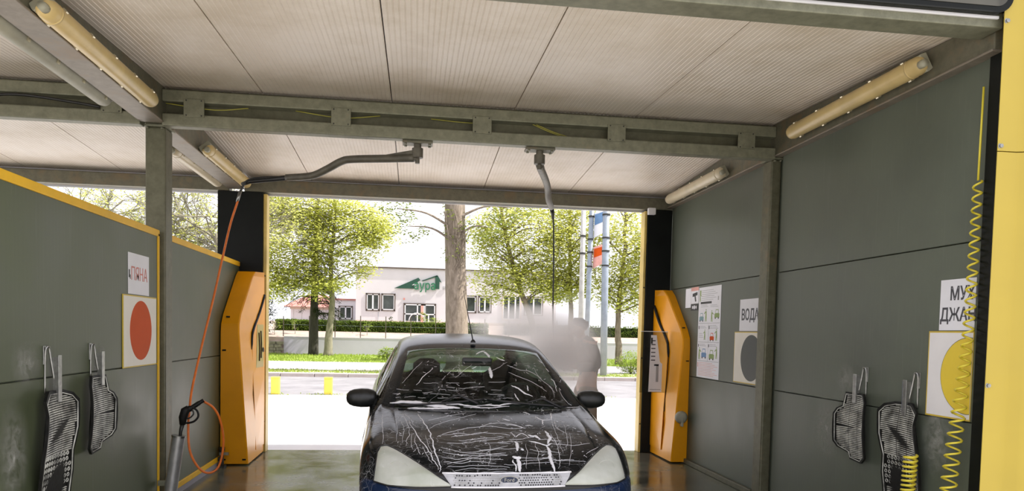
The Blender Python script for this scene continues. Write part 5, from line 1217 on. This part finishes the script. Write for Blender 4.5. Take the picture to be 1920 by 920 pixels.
# cabin
MB().box(-.70, .70, 1.25, 3.7, .30, .36).build('cabin_floor', M['plastic'], CAR)
dash = MB().rings([[(x, s, z) for s, z in ((1.18, .80), (1.22, .868), (1.45, .915), (1.60, .90), (1.66, .82), (1.62, .62), (1.25, .62))] for x in (-.68, -.3, .3, .68)]).build('dashboard', M['seat_cloth'], CAR, smooth=True, auto=.6)
MB().tube([(.34 + .18*math.cos(a), 1.80 - .07*math.sin(a), .86 + .165*math.sin(a)) for a in [2*PI*k/24 for k in range(25)]], .014, 8, False).build('steering_wheel', M['plastic'], CAR, smooth=True)
for x in (-.34, .34):
    s_ = MB().rings([[(x + dx*q, s, z + dz) for dx, dz in ((-.24, -.06), (.24, -.06), (.25, .03), (.17, .06), (-.17, .06), (-.25, .03))] for s, z, q in ((1.85, .50, .9), (2.0, .52, 1), (2.35, .50, 1))]).build('seat', M['seat_cloth'], CAR, bevel=.02)
    MB().rings([[(x + w2*math.cos(a), s + .07*math.sin(a), z) for a in [2*PI*k/16 for k in range(16)]] for s, z, w2 in ((2.35, .48, .24), (2.42, .68, .25), (2.50, .88, .23), (2.55, .99, .17), (2.565, 1.02, .09))]).build('backrest', M['seat_cloth'], s_, smooth=True)
    MB().rings([[(x + w2*math.cos(a), s + .05*math.sin(a), z) for a in [2*PI*k/14 for k in range(14)]] for s, z, w2 in ((2.565, 1.03, .09), (2.57, 1.06, .12), (2.58, 1.14, .115), (2.585, 1.18, .06))]).build('headrest', M['seat_cloth'], s_, smooth=True)
rs = MB().box(-.64, .64, 3.05, 3.2, .50, .93).build('rear_bench', M['seat_cloth'], CAR, bevel=.05)
for x in (-.36, .36): MB().rings([[(x + w2*math.cos(a), 3.16 + .045*math.sin(a), z) for a in [2*PI*k/14 for k in range(14)]] for z, w2 in ((.92, .10), (.96, .13), (1.03, .125), (1.06, .07))]).build('headrest', M['seat_cloth'], rs, smooth=True)
MB().box(-.115, .115, 1.66, 1.69, 1.16, 1.225).build('rear_view_mirror', M['plastic'], CAR, bevel=.012)
MB().box(-.10, .10, 3.0, 3.05, .9, 1.0).build('armrest', M['seat_cloth'], CAR, bevel=.015)

# foam streaks lying on the body: (width mm, [(x, s), ...])
FOAM = [(5.8,[(-0.469,1.024),(-0.436,0.819),(-0.411,0.651),(-0.401,0.476),(-0.39,0.333),(-0.378,0.193),(-0.375,0.118)]),(4.7,[(-0.534,0.873),(-0.496,0.617),(-0.453,0.418),(-0.412,0.263),(-0.381,0.142)]),(2.5,[(-0.579,1.052),(-0.542,0.827),(-0.534,0.619),(-0.555,0.482),(-0.562,0.411)]),(3.0,[(-0.497,0.58),(-0.503,0.449),(-0.486,0.34),(-0.479,0.304)]),(2.0,[(-0.565,1.05),(-0.52,0.895),(-0.504,0.758)]),(1.8,[(-0.465,0.418),(-0.435,0.265),(-0.414,0.208)]),(3.1,[(-0.703,1.068),(-0.701,0.719),(-0.695,0.455)]),(2.1,[(-0.407,0.863),(-0.279,0.953),(-0.147,1.026)]),(2.1,[(-0.409,0.691),(-0.316,0.814),(-0.201,0.903),(-0.078,1.011)]),(3.3,[(-0.372,0.541),(-0.277,0.628),(-0.139,0.704),(-0.003,0.724),(0.099,0.684),(0.188,0.694)]),(4.0,[(-0.083,0.724),(0.019,0.788),(0.127,0.777),(0.189,0.698)]),(8.3,[(0.087,0.895),(0.106,0.867),(0.127,0.849)]),(5.3,[(0.091,0.767),(0.163,0.747),(0.2,0.686)]),(5.2,[(0.1,0.606),(0.115,0.534),(0.142,0.577),(0.17,0.589),(0.197,0.518)]),(10.3,[(0.197,0.571),(0.222,0.55),(0.243,0.554),(0.267,0.495)]),(7.0,[(0.319,0.952),(0.355,0.881),(0.413,0.886)]),(7.2,[(0.413,0.886),(0.455,1.053)]),(6.8,[(0.355,0.881),(0.333,0.783)]),(11.5,[(0.326,0.649),(0.333,0.574),(0.329,0.51),(0.301,0.432)]),(7.7,[(0.188,0.468),(0.24,0.437),(0.286,0.407),(0.318,0.438)]),(11.9,[(0.286,0.407),(0.285,0.31),(0.278,0.201),(0.271,0.099)]),(3.0,[(0.355,0.611),(0.351,0.471),(0.345,0.325),(0.332,0.226),(0.297,0.135)]),(11.1,[(0.1,0.461),(0.109,0.405),(0.089,0.326)]),(17.0,[(0.052,0.252),(0.073,0.239),(0.099,0.249)]),(14.1,[(0.086,0.244),(0.078,0.174),(0.062,0.097)]),(7.1,[(0.052,0.22),(0.053,0.152),(0.047,0.097)]),(9.9,[(0.121,0.359),(0.128,0.337)]),(2.4,[(0.221,0.437),(0.213,0.295),(0.183,0.106)]),(1.9,[(0.449,1.052),(0.404,0.778),(0.377,0.471),(0.367,0.3)]),(1.8,[(0.484,0.616),(0.426,0.355),(0.37,0.162)]),(2.5,[(-0.357,0.385),(-0.275,0.341),(-0.204,0.312),(-0.104,0.336),(0.042,0.396)]),(2.2,[(-0.349,0.318),(-0.255,0.288),(-0.157,0.298),(0.023,0.274)]),(2.2,[(-0.334,0.185),(-0.237,0.223),(-0.111,0.271),(0.021,0.302)]),(1.8,[(-0.358,0.265),(-0.283,0.235),(-0.222,0.251),(-0.14,0.236),(-0.009,0.221)]),(1.8,[(-0.35,0.212),(-0.263,0.195),(-0.167,0.206),(-0.051,0.18)]),(1.8,[(-0.336,0.157),(-0.231,0.16),(-0.101,0.159),(0.015,0.141)]),(1.9,[(-0.316,0.442),(-0.217,0.439),(-0.113,0.469),(0.047,0.517)]),(1.5,[(-0.292,0.123),(-0.198,0.133),(-0.106,0.123),(0.0,0.12)]),(1.7,[(-0.284,0.538),(-0.179,0.571),(-0.071,0.606),(0.081,0.57)]),(5.7,[(0.257,1.062),(0.279,1.047),(0.295,1.001)]),(6.8,[(0.218,0.744),(0.244,0.754),(0.264,0.737)]),(1.9,[(-0.621,0.98),(-0.609,0.702),(-0.613,0.486)]),(1.9,[(-0.587,0.926),(-0.57,0.7),(-0.58,0.454)]),(1.8,[(-0.521,0.618),(-0.531,0.451),(-0.521,0.368)]),(1.8,[(-0.44,0.578),(-0.428,0.417),(-0.403,0.309)]),(1.8,[(-0.066,0.436),(-0.072,0.296),(-0.096,0.155)]),(1.8,[(0.163,0.436),(0.139,0.269),(0.107,0.12)]),(1.9,[(0.483,0.784),(0.446,0.541),(0.4,0.353)]),(2.0,[(0.461,0.975),(0.416,0.735),(0.45,0.615)]),(2.6,[(0.507,0.309),(0.557,0.351),(0.611,0.408)]),(3.5,[(-0.362,0.101),(-0.248,0.097),(-0.132,0.093),(0.009,0.097)]),(4.8,[(0.007,0.09),(0.149,0.086),(0.245,0.09),(0.341,0.087)]),(20.2,[(-0.651,1.273),(-0.562,1.26),(-0.463,1.225),(-0.378,1.184),(-0.266,1.145),(-0.181,1.129)]),(12.9,[(-0.535,1.173),(-0.437,1.145),(-0.352,1.14),(-0.253,1.125)]),(8.7,[(-0.377,1.212),(-0.263,1.185),(-0.149,1.161),(-0.035,1.14)]),(7.3,[(-0.151,1.138),(0.022,1.127),(0.172,1.151)]),(8.9,[(-0.018,1.161),(0.084,1.156),(0.206,1.185),(0.386,1.186)]),(4.4,[(-0.177,1.175),(-0.063,1.15),(0.057,1.173)]),(4.5,[(0.509,1.191),(0.606,1.216),(0.693,1.243)]),(2.4,[(-0.568,1.472),(-0.483,1.596),(-0.418,1.689)]),(4.7,[(-0.465,1.42),(-0.425,1.49),(-0.345,1.587)]),(2.3,[(-0.332,1.388),(-0.243,1.497),(-0.175,1.581)]),(2.3,[(-0.59,1.468),(-0.338,1.412),(-0.038,1.394),(0.187,1.416)]),(2.4,[(-0.185,1.456),(-0.116,1.54),(-0.046,1.618)]),(13.8,[(0.084,1.582),(0.087,1.518),(0.086,1.454)]),(14.5,[(0.069,1.817),(0.091,1.774),(0.106,1.72)]),(6.4,[(0.159,1.732),(0.184,1.697),(0.208,1.687)]),(3.2,[(0.07,1.53),(0.138,1.573),(0.231,1.667)]),(3.1,[(0.225,1.623),(0.299,1.58),(0.395,1.576),(0.472,1.513)]),(9.0,[(0.218,1.383),(0.271,1.354),(0.302,1.313),(0.358,1.279)]),(7.4,[(0.23,1.293),(0.243,1.249),(0.253,1.215)]),(6.1,[(0.34,1.395),(0.339,1.33)]),(3.1,[(0.227,1.53),(0.284,1.488),(0.402,1.438),(0.482,1.363)]),(3.0,[(0.437,1.63),(0.462,1.505),(0.526,1.426),(0.533,1.308)]),(4.9,[(0.499,1.785),(0.526,1.749)]),(4.8,[(0.545,1.679),(0.553,1.638)]),(4.6,[(0.549,1.537),(0.567,1.505),(0.567,1.391)]),(3.0,[(0.59,1.424),(0.601,1.331),(0.631,1.258)]),(2.3,[(-0.605,1.412),(-0.459,1.353),(-0.312,1.339),(-0.137,1.304),(0.045,1.322),(0.195,1.312)]),(1.9,[(-0.634,1.375),(-0.518,1.323),(-0.373,1.304),(-0.199,1.267),(-0.02,1.28),(0.173,1.265)]),(2.2,[(-0.62,1.323),(-0.49,1.289),(-0.346,1.247),(-0.142,1.238),(0.062,1.22),(0.215,1.242)]),(1.9,[(-0.576,1.378),(-0.46,1.33),(-0.343,1.317)]),(2.0,[(-0.252,1.356),(-0.134,1.338),(0.018,1.353)]),(1.9,[(-0.141,1.255),(-0.024,1.245),(0.157,1.26)]),(8.2,[(0.001,1.768),(0.039,1.815),(0.077,1.834)]),(6.4,[(0.188,1.707),(0.212,1.688)]),(4.7,[(-0.052,1.565),(-0.035,1.578),(-0.018,1.592)])]
fm = MB(); rr = random.Random(3)
def ribbon(mb, pts, wd):
    P = bez([Vector((x, s, 0)) for x, s in pts], 6); m = len(P); rings = []
    P = [p + Vector((.009*noise.noise((p.y*14, p.x*5, wd)) + .004*noise.noise((p.y*45, p.x*45, wd)), .009*noise.noise((p.x*14, p.y*5, 7 + wd)), 0)) for p in P]
    for i, p in enumerate(P):
        h = top(p.x, p.y); hn = (top(p.x + .004, p.y) - top(p.x - .004, p.y)).cross(top(p.x, p.y + .004) - top(p.x, p.y - .004))
        hn = hn.normalized() if hn.length > 1e-9 else Vector((0, 0, 1))
        if hn.z < 0: hn = -hn
        tg = (P[min(i+1, m-1)] - P[max(i-1, 0)]); tg = Vector((tg.x, tg.y, 0)); q = top(p.x + tg.x*.01, p.y + tg.y*.01) - h
        tg = q.normalized() if q.length > 1e-9 else Vector((0, 1, 0)); b = tg.cross(hn).normalized()
        e = min(1, .35 + 3*min(i, m-1-i)/m); ww = wd*.0005*e*(1 + .45*noise.noise((p.x*60, p.y*60, wd)))
        j = b*(rr.gauss(0, .0012))
        rings.append([h + j + b*ww*math.cos(a) + hn*(max(.0015, ww*.45)*math.sin(a)) for a in [2*PI*k/6 for k in range(6)]])
    mb.rings(rings)
for wd, pts in FOAM:
    gl_ = sum(p[1] for p in pts)/len(pts) > 1.25
    if gl_ and wd < 2.4:      # thin lines on the glass break up into beads
        P = bez([Vector((x, s, 0)) for x, s in pts], 10); k = 0
        while k < len(P) - 3:
            n = rr.randint(2, 6)
            if rr.random() < .72: ribbon(fm, [(p.x, p.y) for p in P[k:k + n + 1]] if len(P[k:k + n + 1]) > 1 else [(P[k].x, P[k].y), (P[k+1].x, P[k+1].y)], rr.uniform(1.0, 1.7))
            k += n + rr.randint(0, 2)
        continue
    ribbon(fm, pts, wd*1.7 if wd > 7.5 else wd*1.35 if wd > 4 else max(1.3, wd*.62) if gl_ else max(2.0, wd*.9))
for _ in range(240):   # small flecks and short beads
    x = rr.uniform(-.62, .66); s_ = rr.uniform(.16, 1.75)
    if s_ > 1.2 and rr.random() < .45: continue
    a = rr.gauss(PI/2, .7); l = rr.uniform(.004, .03); ribbon(fm, [(x, s_), (x + math.cos(a)*l, s_ + math.sin(a)*l)], rr.uniform(1.6, 3.6))
for _ in range(16):    # fine wavy drip lines
    x = rr.uniform(-.36, .30); s_ = rr.uniform(.16, .62); n = rr.randint(3, 6); L_ = [(x, s_)]
    for k in range(n): L_.append((L_[-1][0] + rr.uniform(.03, .07), L_[-1][1] + rr.gauss(0, .012)))
    ribbon(fm, L_, 1.7)
tag(fm.build('foam', M['foam'], CAR, smooth=True), 'white foam streaks', kind='stuff')

# ================================================================== PERSON IN THE MIST
def skin_mesh(name, pts, edges, mat, parent, root, lev=2):
    names = list(pts); me = bpy.data.meshes.new(name); me.from_pydata([pts[n][0] for n in names], [(names.index(a), names.index(b)) for a, b in edges], [])
    o = bpy.data.objects.new(name, me); COL.objects.link(o); m = o.modifiers.new('k', 'SKIN'); m.use_smooth_shade = True
    for i, n in enumerate(names):
        sv = me.skin_vertices[0].data[i]; r = pts[n][1]; sv.radius = r if isinstance(r, tuple) else (r, r); sv.use_root = n == root
    s_ = o.modifiers.new('s', 'SUBSURF'); s_.levels = lev; s_.render_levels = lev
    d = bpy.data.meshes.new_from_object(o.evaluated_get(bpy.context.evaluated_depsgraph_get())); bpy.data.objects.remove(o)
    d.materials.clear(); d.materials.append(mat); d.polygons.foreach_set('use_smooth', [True]*len(d.polygons))
    return link(name, d, parent)
M['skin'] = pmat('skin_tone', (0.48, 0.30, 0.22), 0.5, var=0.06); M['hair'] = pmat('dark_brown_hair', (0.035, 0.022, 0.015), 0.6, var=0.3, scale=40)
M['jacket'] = pmat('grey_brown_jacket', (0.085, 0.075, 0.055), 0.8, var=0.2, scale=8); M['trousers'] = pmat('beige_trousers', (0.30, 0.235, 0.18), 0.85, var=0.12, scale=8); M['shoe'] = pmat('dark_shoe', (0.03, 0.028, 0.025), 0.5)
PR = thing('person', 'person in a grey-brown jacket spraying the car, veiled by mist', 'person', (1.90, 8.15, 0), world=False)
def hand(pts, ed, wrist, palm, sg, pre):
    """fingers curl round the lance that passes just under the palm."""
    ld = (Vector(LB) - Vector(LA)).normalized(); side = Vector((0, 0, 1)); out = ld.cross(side).normalized()*sg
    pts[pre + 'palm'] = (palm, (.026, .018)); ed.append((wrist, pre + 'palm')); c = Vector(palm)
    for k in range(4):
        base = c + ld*(.03 - .019*k) + out*.012 + Vector((0, 0, -.004)); ln = (.9, 1.0, .94, .78)[k]; prev = pre + 'palm'
        for q, (a, b) in enumerate(((.022, -.006), (.026, -.030), (.006, -.044))):
            nm = f'{pre}f{k}{q}'; pts[nm] = (base + out*a*ln + Vector((0, 0, b*ln)), .0085 - .0008*q); ed.append((prev, nm)); prev = nm
    prev = pre + 'palm'
    for q, (l, a, b) in enumerate(((.015, -.022, -.008), (.034, -.026, -.026), (.042, -.008, -.042))):
        nm = f'{pre}t{q}'; pts[nm] = (c + ld*l + out*a + Vector((0, 0, b)), .0095 - .001*q); ed.append((prev, nm)); prev = nm
LA, LB = (-.16, -.10, 1.02), (-.92, .12, 1.16)
pts = {'pelvis': ((0.02, 0, .86), (.12, .10)), 'spine': ((.045, 0, 1.03), (.115, .095)), 'chest': ((.03, 0, 1.20), (.145, .11)), 'collar': ((-.01, 0, 1.325), (.10, .075)), 'neck': ((-.05, 0, 1.385), .052), 'jaw': ((-.085, 0, 1.435), (.058, .066)), 'skull': ((-.085, 0, 1.515), (.072, .086)), 'crown': ((-.075, 0, 1.575), (.05, .06)),
 'nose': ((-.165, 0, 1.475), .012), 'ear_l': ((-.075, .082, 1.485), .014), 'ear_r': ((-.075, -.082, 1.485), .014),
 'hip_l': ((0, .085, .80), .095), 'knee_l': ((-.06, .10, .46), .06), 'calf_l': ((-.04, .10, .34), .056), 'ankle_l': ((0, .10, .10), .038), 'toe_l': ((-.15, .11, .04), .034),
 'hip_r': ((.02, -.085, .80), .095), 'knee_r': ((.05, -.10, .46), .06), 'calf_r': ((.09, -.10, .34), .056), 'ankle_r': ((.13, -.11, .10), .038), 'toe_r': ((-.03, -.13, .04), .034),
 'sho_l': ((0, .175, 1.30), .06), 'elb_l': ((-.13, .25, 1.09), .044), 'wri_l': ((-.37, .06, 1.09), .028), 'sho_r': ((.02, -.175, 1.30), .06), 'elb_r': ((.08, -.26, 1.07), .044), 'wri_r': ((-.13, -.14, 1.06), .028)}
ed = [('pelvis', 'spine'), ('spine', 'chest'), ('chest', 'collar'), ('collar', 'neck'), ('neck', 'jaw'), ('jaw', 'skull'), ('skull', 'crown'), ('skull', 'nose'), ('skull', 'ear_l'), ('skull', 'ear_r')]
for q in 'lr': ed += [('pelvis', 'hip_' + q), ('hip_' + q, 'knee_' + q), ('knee_' + q, 'calf_' + q), ('calf_' + q, 'ankle_' + q), ('ankle_' + q, 'toe_' + q), ('collar', 'sho_' + q), ('sho_' + q, 'elb_' + q), ('elb_' + q, 'wri_' + q)]
full = dict(pts); fe = list(ed); lp = lambda f: Vector(LA).lerp(Vector(LB), f)
hand(full, fe, 'wri_l', tuple(lp(.40) + Vector((0, 0, .030))), 1, 'hl'); hand(full, fe, 'wri_r', tuple(lp(.08) + Vector((0, 0, .030))), -1, 'hr')
body = skin_mesh('body', full, fe, M['skin'], PR, 'pelvis')
jk = {n: pts[n] for n in ('pelvis', 'spine', 'chest', 'collar', 'sho_l', 'elb_l', 'wri_l', 'sho_r', 'elb_r', 'wri_r')}
jk = {n: (p, tuple(x + .022 for x in (r if isinstance(r, tuple) else (r, r)))) for n, (p, r) in jk.items()}; jk['pelvis'] = ((.02, 0, .88), (.118, .108)); jk['hem'] = ((.025, 0, .79), (.105, .10)); jk['collar_top'] = ((-.045, 0, 1.385), .068)
skin_mesh('jacket', jk, [('hem', 'pelvis'), ('pelvis', 'spine'), ('spine', 'chest'), ('chest', 'collar'), ('collar', 'collar_top')] + [(a + q, b + q) for q in 'lr' for a, b in (('sho_', 'elb_'), ('elb_', 'wri_'))] + [('collar', 'sho_l'), ('collar', 'sho_r')], M['jacket'], PR, 'pelvis')
tk = {n: (pts[n][0], tuple(x + .018 for x in (pts[n][1] if isinstance(pts[n][1], tuple) else (pts[n][1],)*2))) for n in ('pelvis', 'hip_l', 'knee_l', 'calf_l', 'ankle_l', 'hip_r', 'knee_r', 'calf_r', 'ankle_r')}
tk['pelvis'] = ((.02, 0, .87), (.10, .09))
skin_mesh('trousers', tk, [('pelvis', 'hip_' + q) for q in 'lr'] + [(a + q, b + q) for q in 'lr' for a, b in (('hip_', 'knee_'), ('knee_', 'calf_'), ('calf_', 'ankle_'))], M['trousers'], PR, 'pelvis')
for q in 'lr':
    a = Vector(pts['ankle_' + q][0]); b = Vector(pts['toe_' + q][0])
    MB().rings([[p + Vector((0, w2*math.cos(t_), max(.004, h2 + h2*math.sin(t_)) - p.z)) for t_ in [2*PI*k/14 for k in range(14)]] for p, w2, h2 in ((a + Vector((.055, 0, 0)), .02, .025), (a + Vector((.045, 0, 0)), .038, .045), (a, .044, .055), (a.lerp(b, .5), .047, .042), (b, .048, .032), (b + Vector((-.05, 0, 0)), .034, .024), (b + Vector((-.065, 0, 0)), .01, .015))]).build('shoe', M['shoe'], PR, smooth=True)
hr = []
for f, (dx, w2, h2) in enumerate(((-.085, .03, .05), (-.06, .078, .02), (-.02, .092, -.015), (.03, .094, -.06), (.075, .075, -.055), (.098, .03, -.02))):
    c = Vector((-.08 + dx, 0, 1.52)); hr.append([c + Vector((0, w2*math.cos(t_), (.085 if 0 < f < 4 else .05)*math.sin(t_) if math.sin(t_) > 0 else h2*-math.sin(t_) if h2 < 0 else 0)) for t_ in [2*PI*k/18 for k in range(18)]])
MB().rings(hr).build('hair', M['hair'], PR, smooth=True)
for q in (-1, 1): MB().lathe((-.158, q*.028, 1.498), (-1, 0, 0), [(.0, -.012), (.010, -.004), (.011, 0), (.006, .004), (0, .005)], 12).build('eye', M['ink_black'], PR, smooth=True)
MB().tube([(-.150, -.022, 1.437), (-.157, 0, 1.436), (-.150, .022, 1.437)], .0045, 6).build('mouth', M['ink_pink'], PR, smooth=True)
t = thing('spray_lance', 'dark spray lance held by the person in the mist', 'spray gun', (1.90, 8.15, 1.0), world=False)
t.location = (1.90, 8.15, 0)
MB().tube([LA, lp(.12), lp(.2)], [.014, .015, .013], 10).build('grip', M['rubber'], t, smooth=True)
MB().tube([lp(.18), lp(.9)], .009, 8).build('tube', M['steel_tube'], t, smooth=True); MB().tube([lp(.88), lp(1)], [.012, .010], 8).build('nozzle', M['dark_metal'], t, smooth=True)

# ================================================================== MIST
t = thing('water_mist', 'dense cloud of water mist drifting over the right side of the car roof', 'mist', (1.42, 7.45, 1.3))
tm = NT('spray_mist'); geo = tm.n('ShaderNodeNewGeometry'); pos = geo.outputs['Position']
def lobe(c, r):
    sb = tm.n('ShaderNodeVectorMath', operation='SUBTRACT'); tm.l(pos, sb.inputs[0]); sb.inputs[1].default_value = c
    dv_ = tm.n('ShaderNodeVectorMath', operation='DIVIDE'); tm.l(sb.outputs[0], dv_.inputs[0]); dv_.inputs[1].default_value = r
    ln = tm.n('ShaderNodeVectorMath', operation='LENGTH'); tm.l(dv_.outputs[0], ln.inputs[0])
    return tm.math('POWER', tm.math('SUBTRACT', 1.0, ln.outputs['Value'], True), 0.8)
f = tm.math('MAXIMUM', tm.math('MAXIMUM', lobe((1.38, 7.40, 1.27), (.46, .55, .45)), tm.math('MULTIPLY', lobe((1.08, 7.35, 1.49), (.62, .5, .23)), .6)), tm.math('MULTIPLY', lobe((1.72, 7.75, 1.15), (.42, .4, .75)), .22))
nz = tm.n('ShaderNodeTexNoise'); nz.inputs['Scale'].default_value = 4.5; nz.inputs['Detail'].default_value = 3; tm.l(pos, nz.inputs['Vector'])
dn = tm.math('MULTIPLY', f, tm.math('MULTIPLY', tm.ramp(nz.outputs['Fac'], [(.3, .45), (.7, 1)]), 11.0))
pv = tm.n('ShaderNodeVolumePrincipled'); pv.inputs['Color'].default_value = (.995, .985, .99, 1); pv.inputs['Anisotropy'].default_value = .45; tm.l(dn, pv.inputs['Density']); tm.l(pv.outputs[0], tm.out.inputs['Volume'])
bm_ = bmesh.new(); bmesh.ops.create_icosphere(bm_, subdivisions=3, radius=1.0)
for v in bm_.verts: v.co = Vector((1.33 + v.co.x*.86, 7.5 + v.co.y*.68, 1.24 + v.co.z*.80))
me = bpy.data.meshes.new('cloud'); bm_.to_mesh(me); bm_.free(); me.materials.append(tm.m); tag(link('cloud', me, t), kind='stuff')
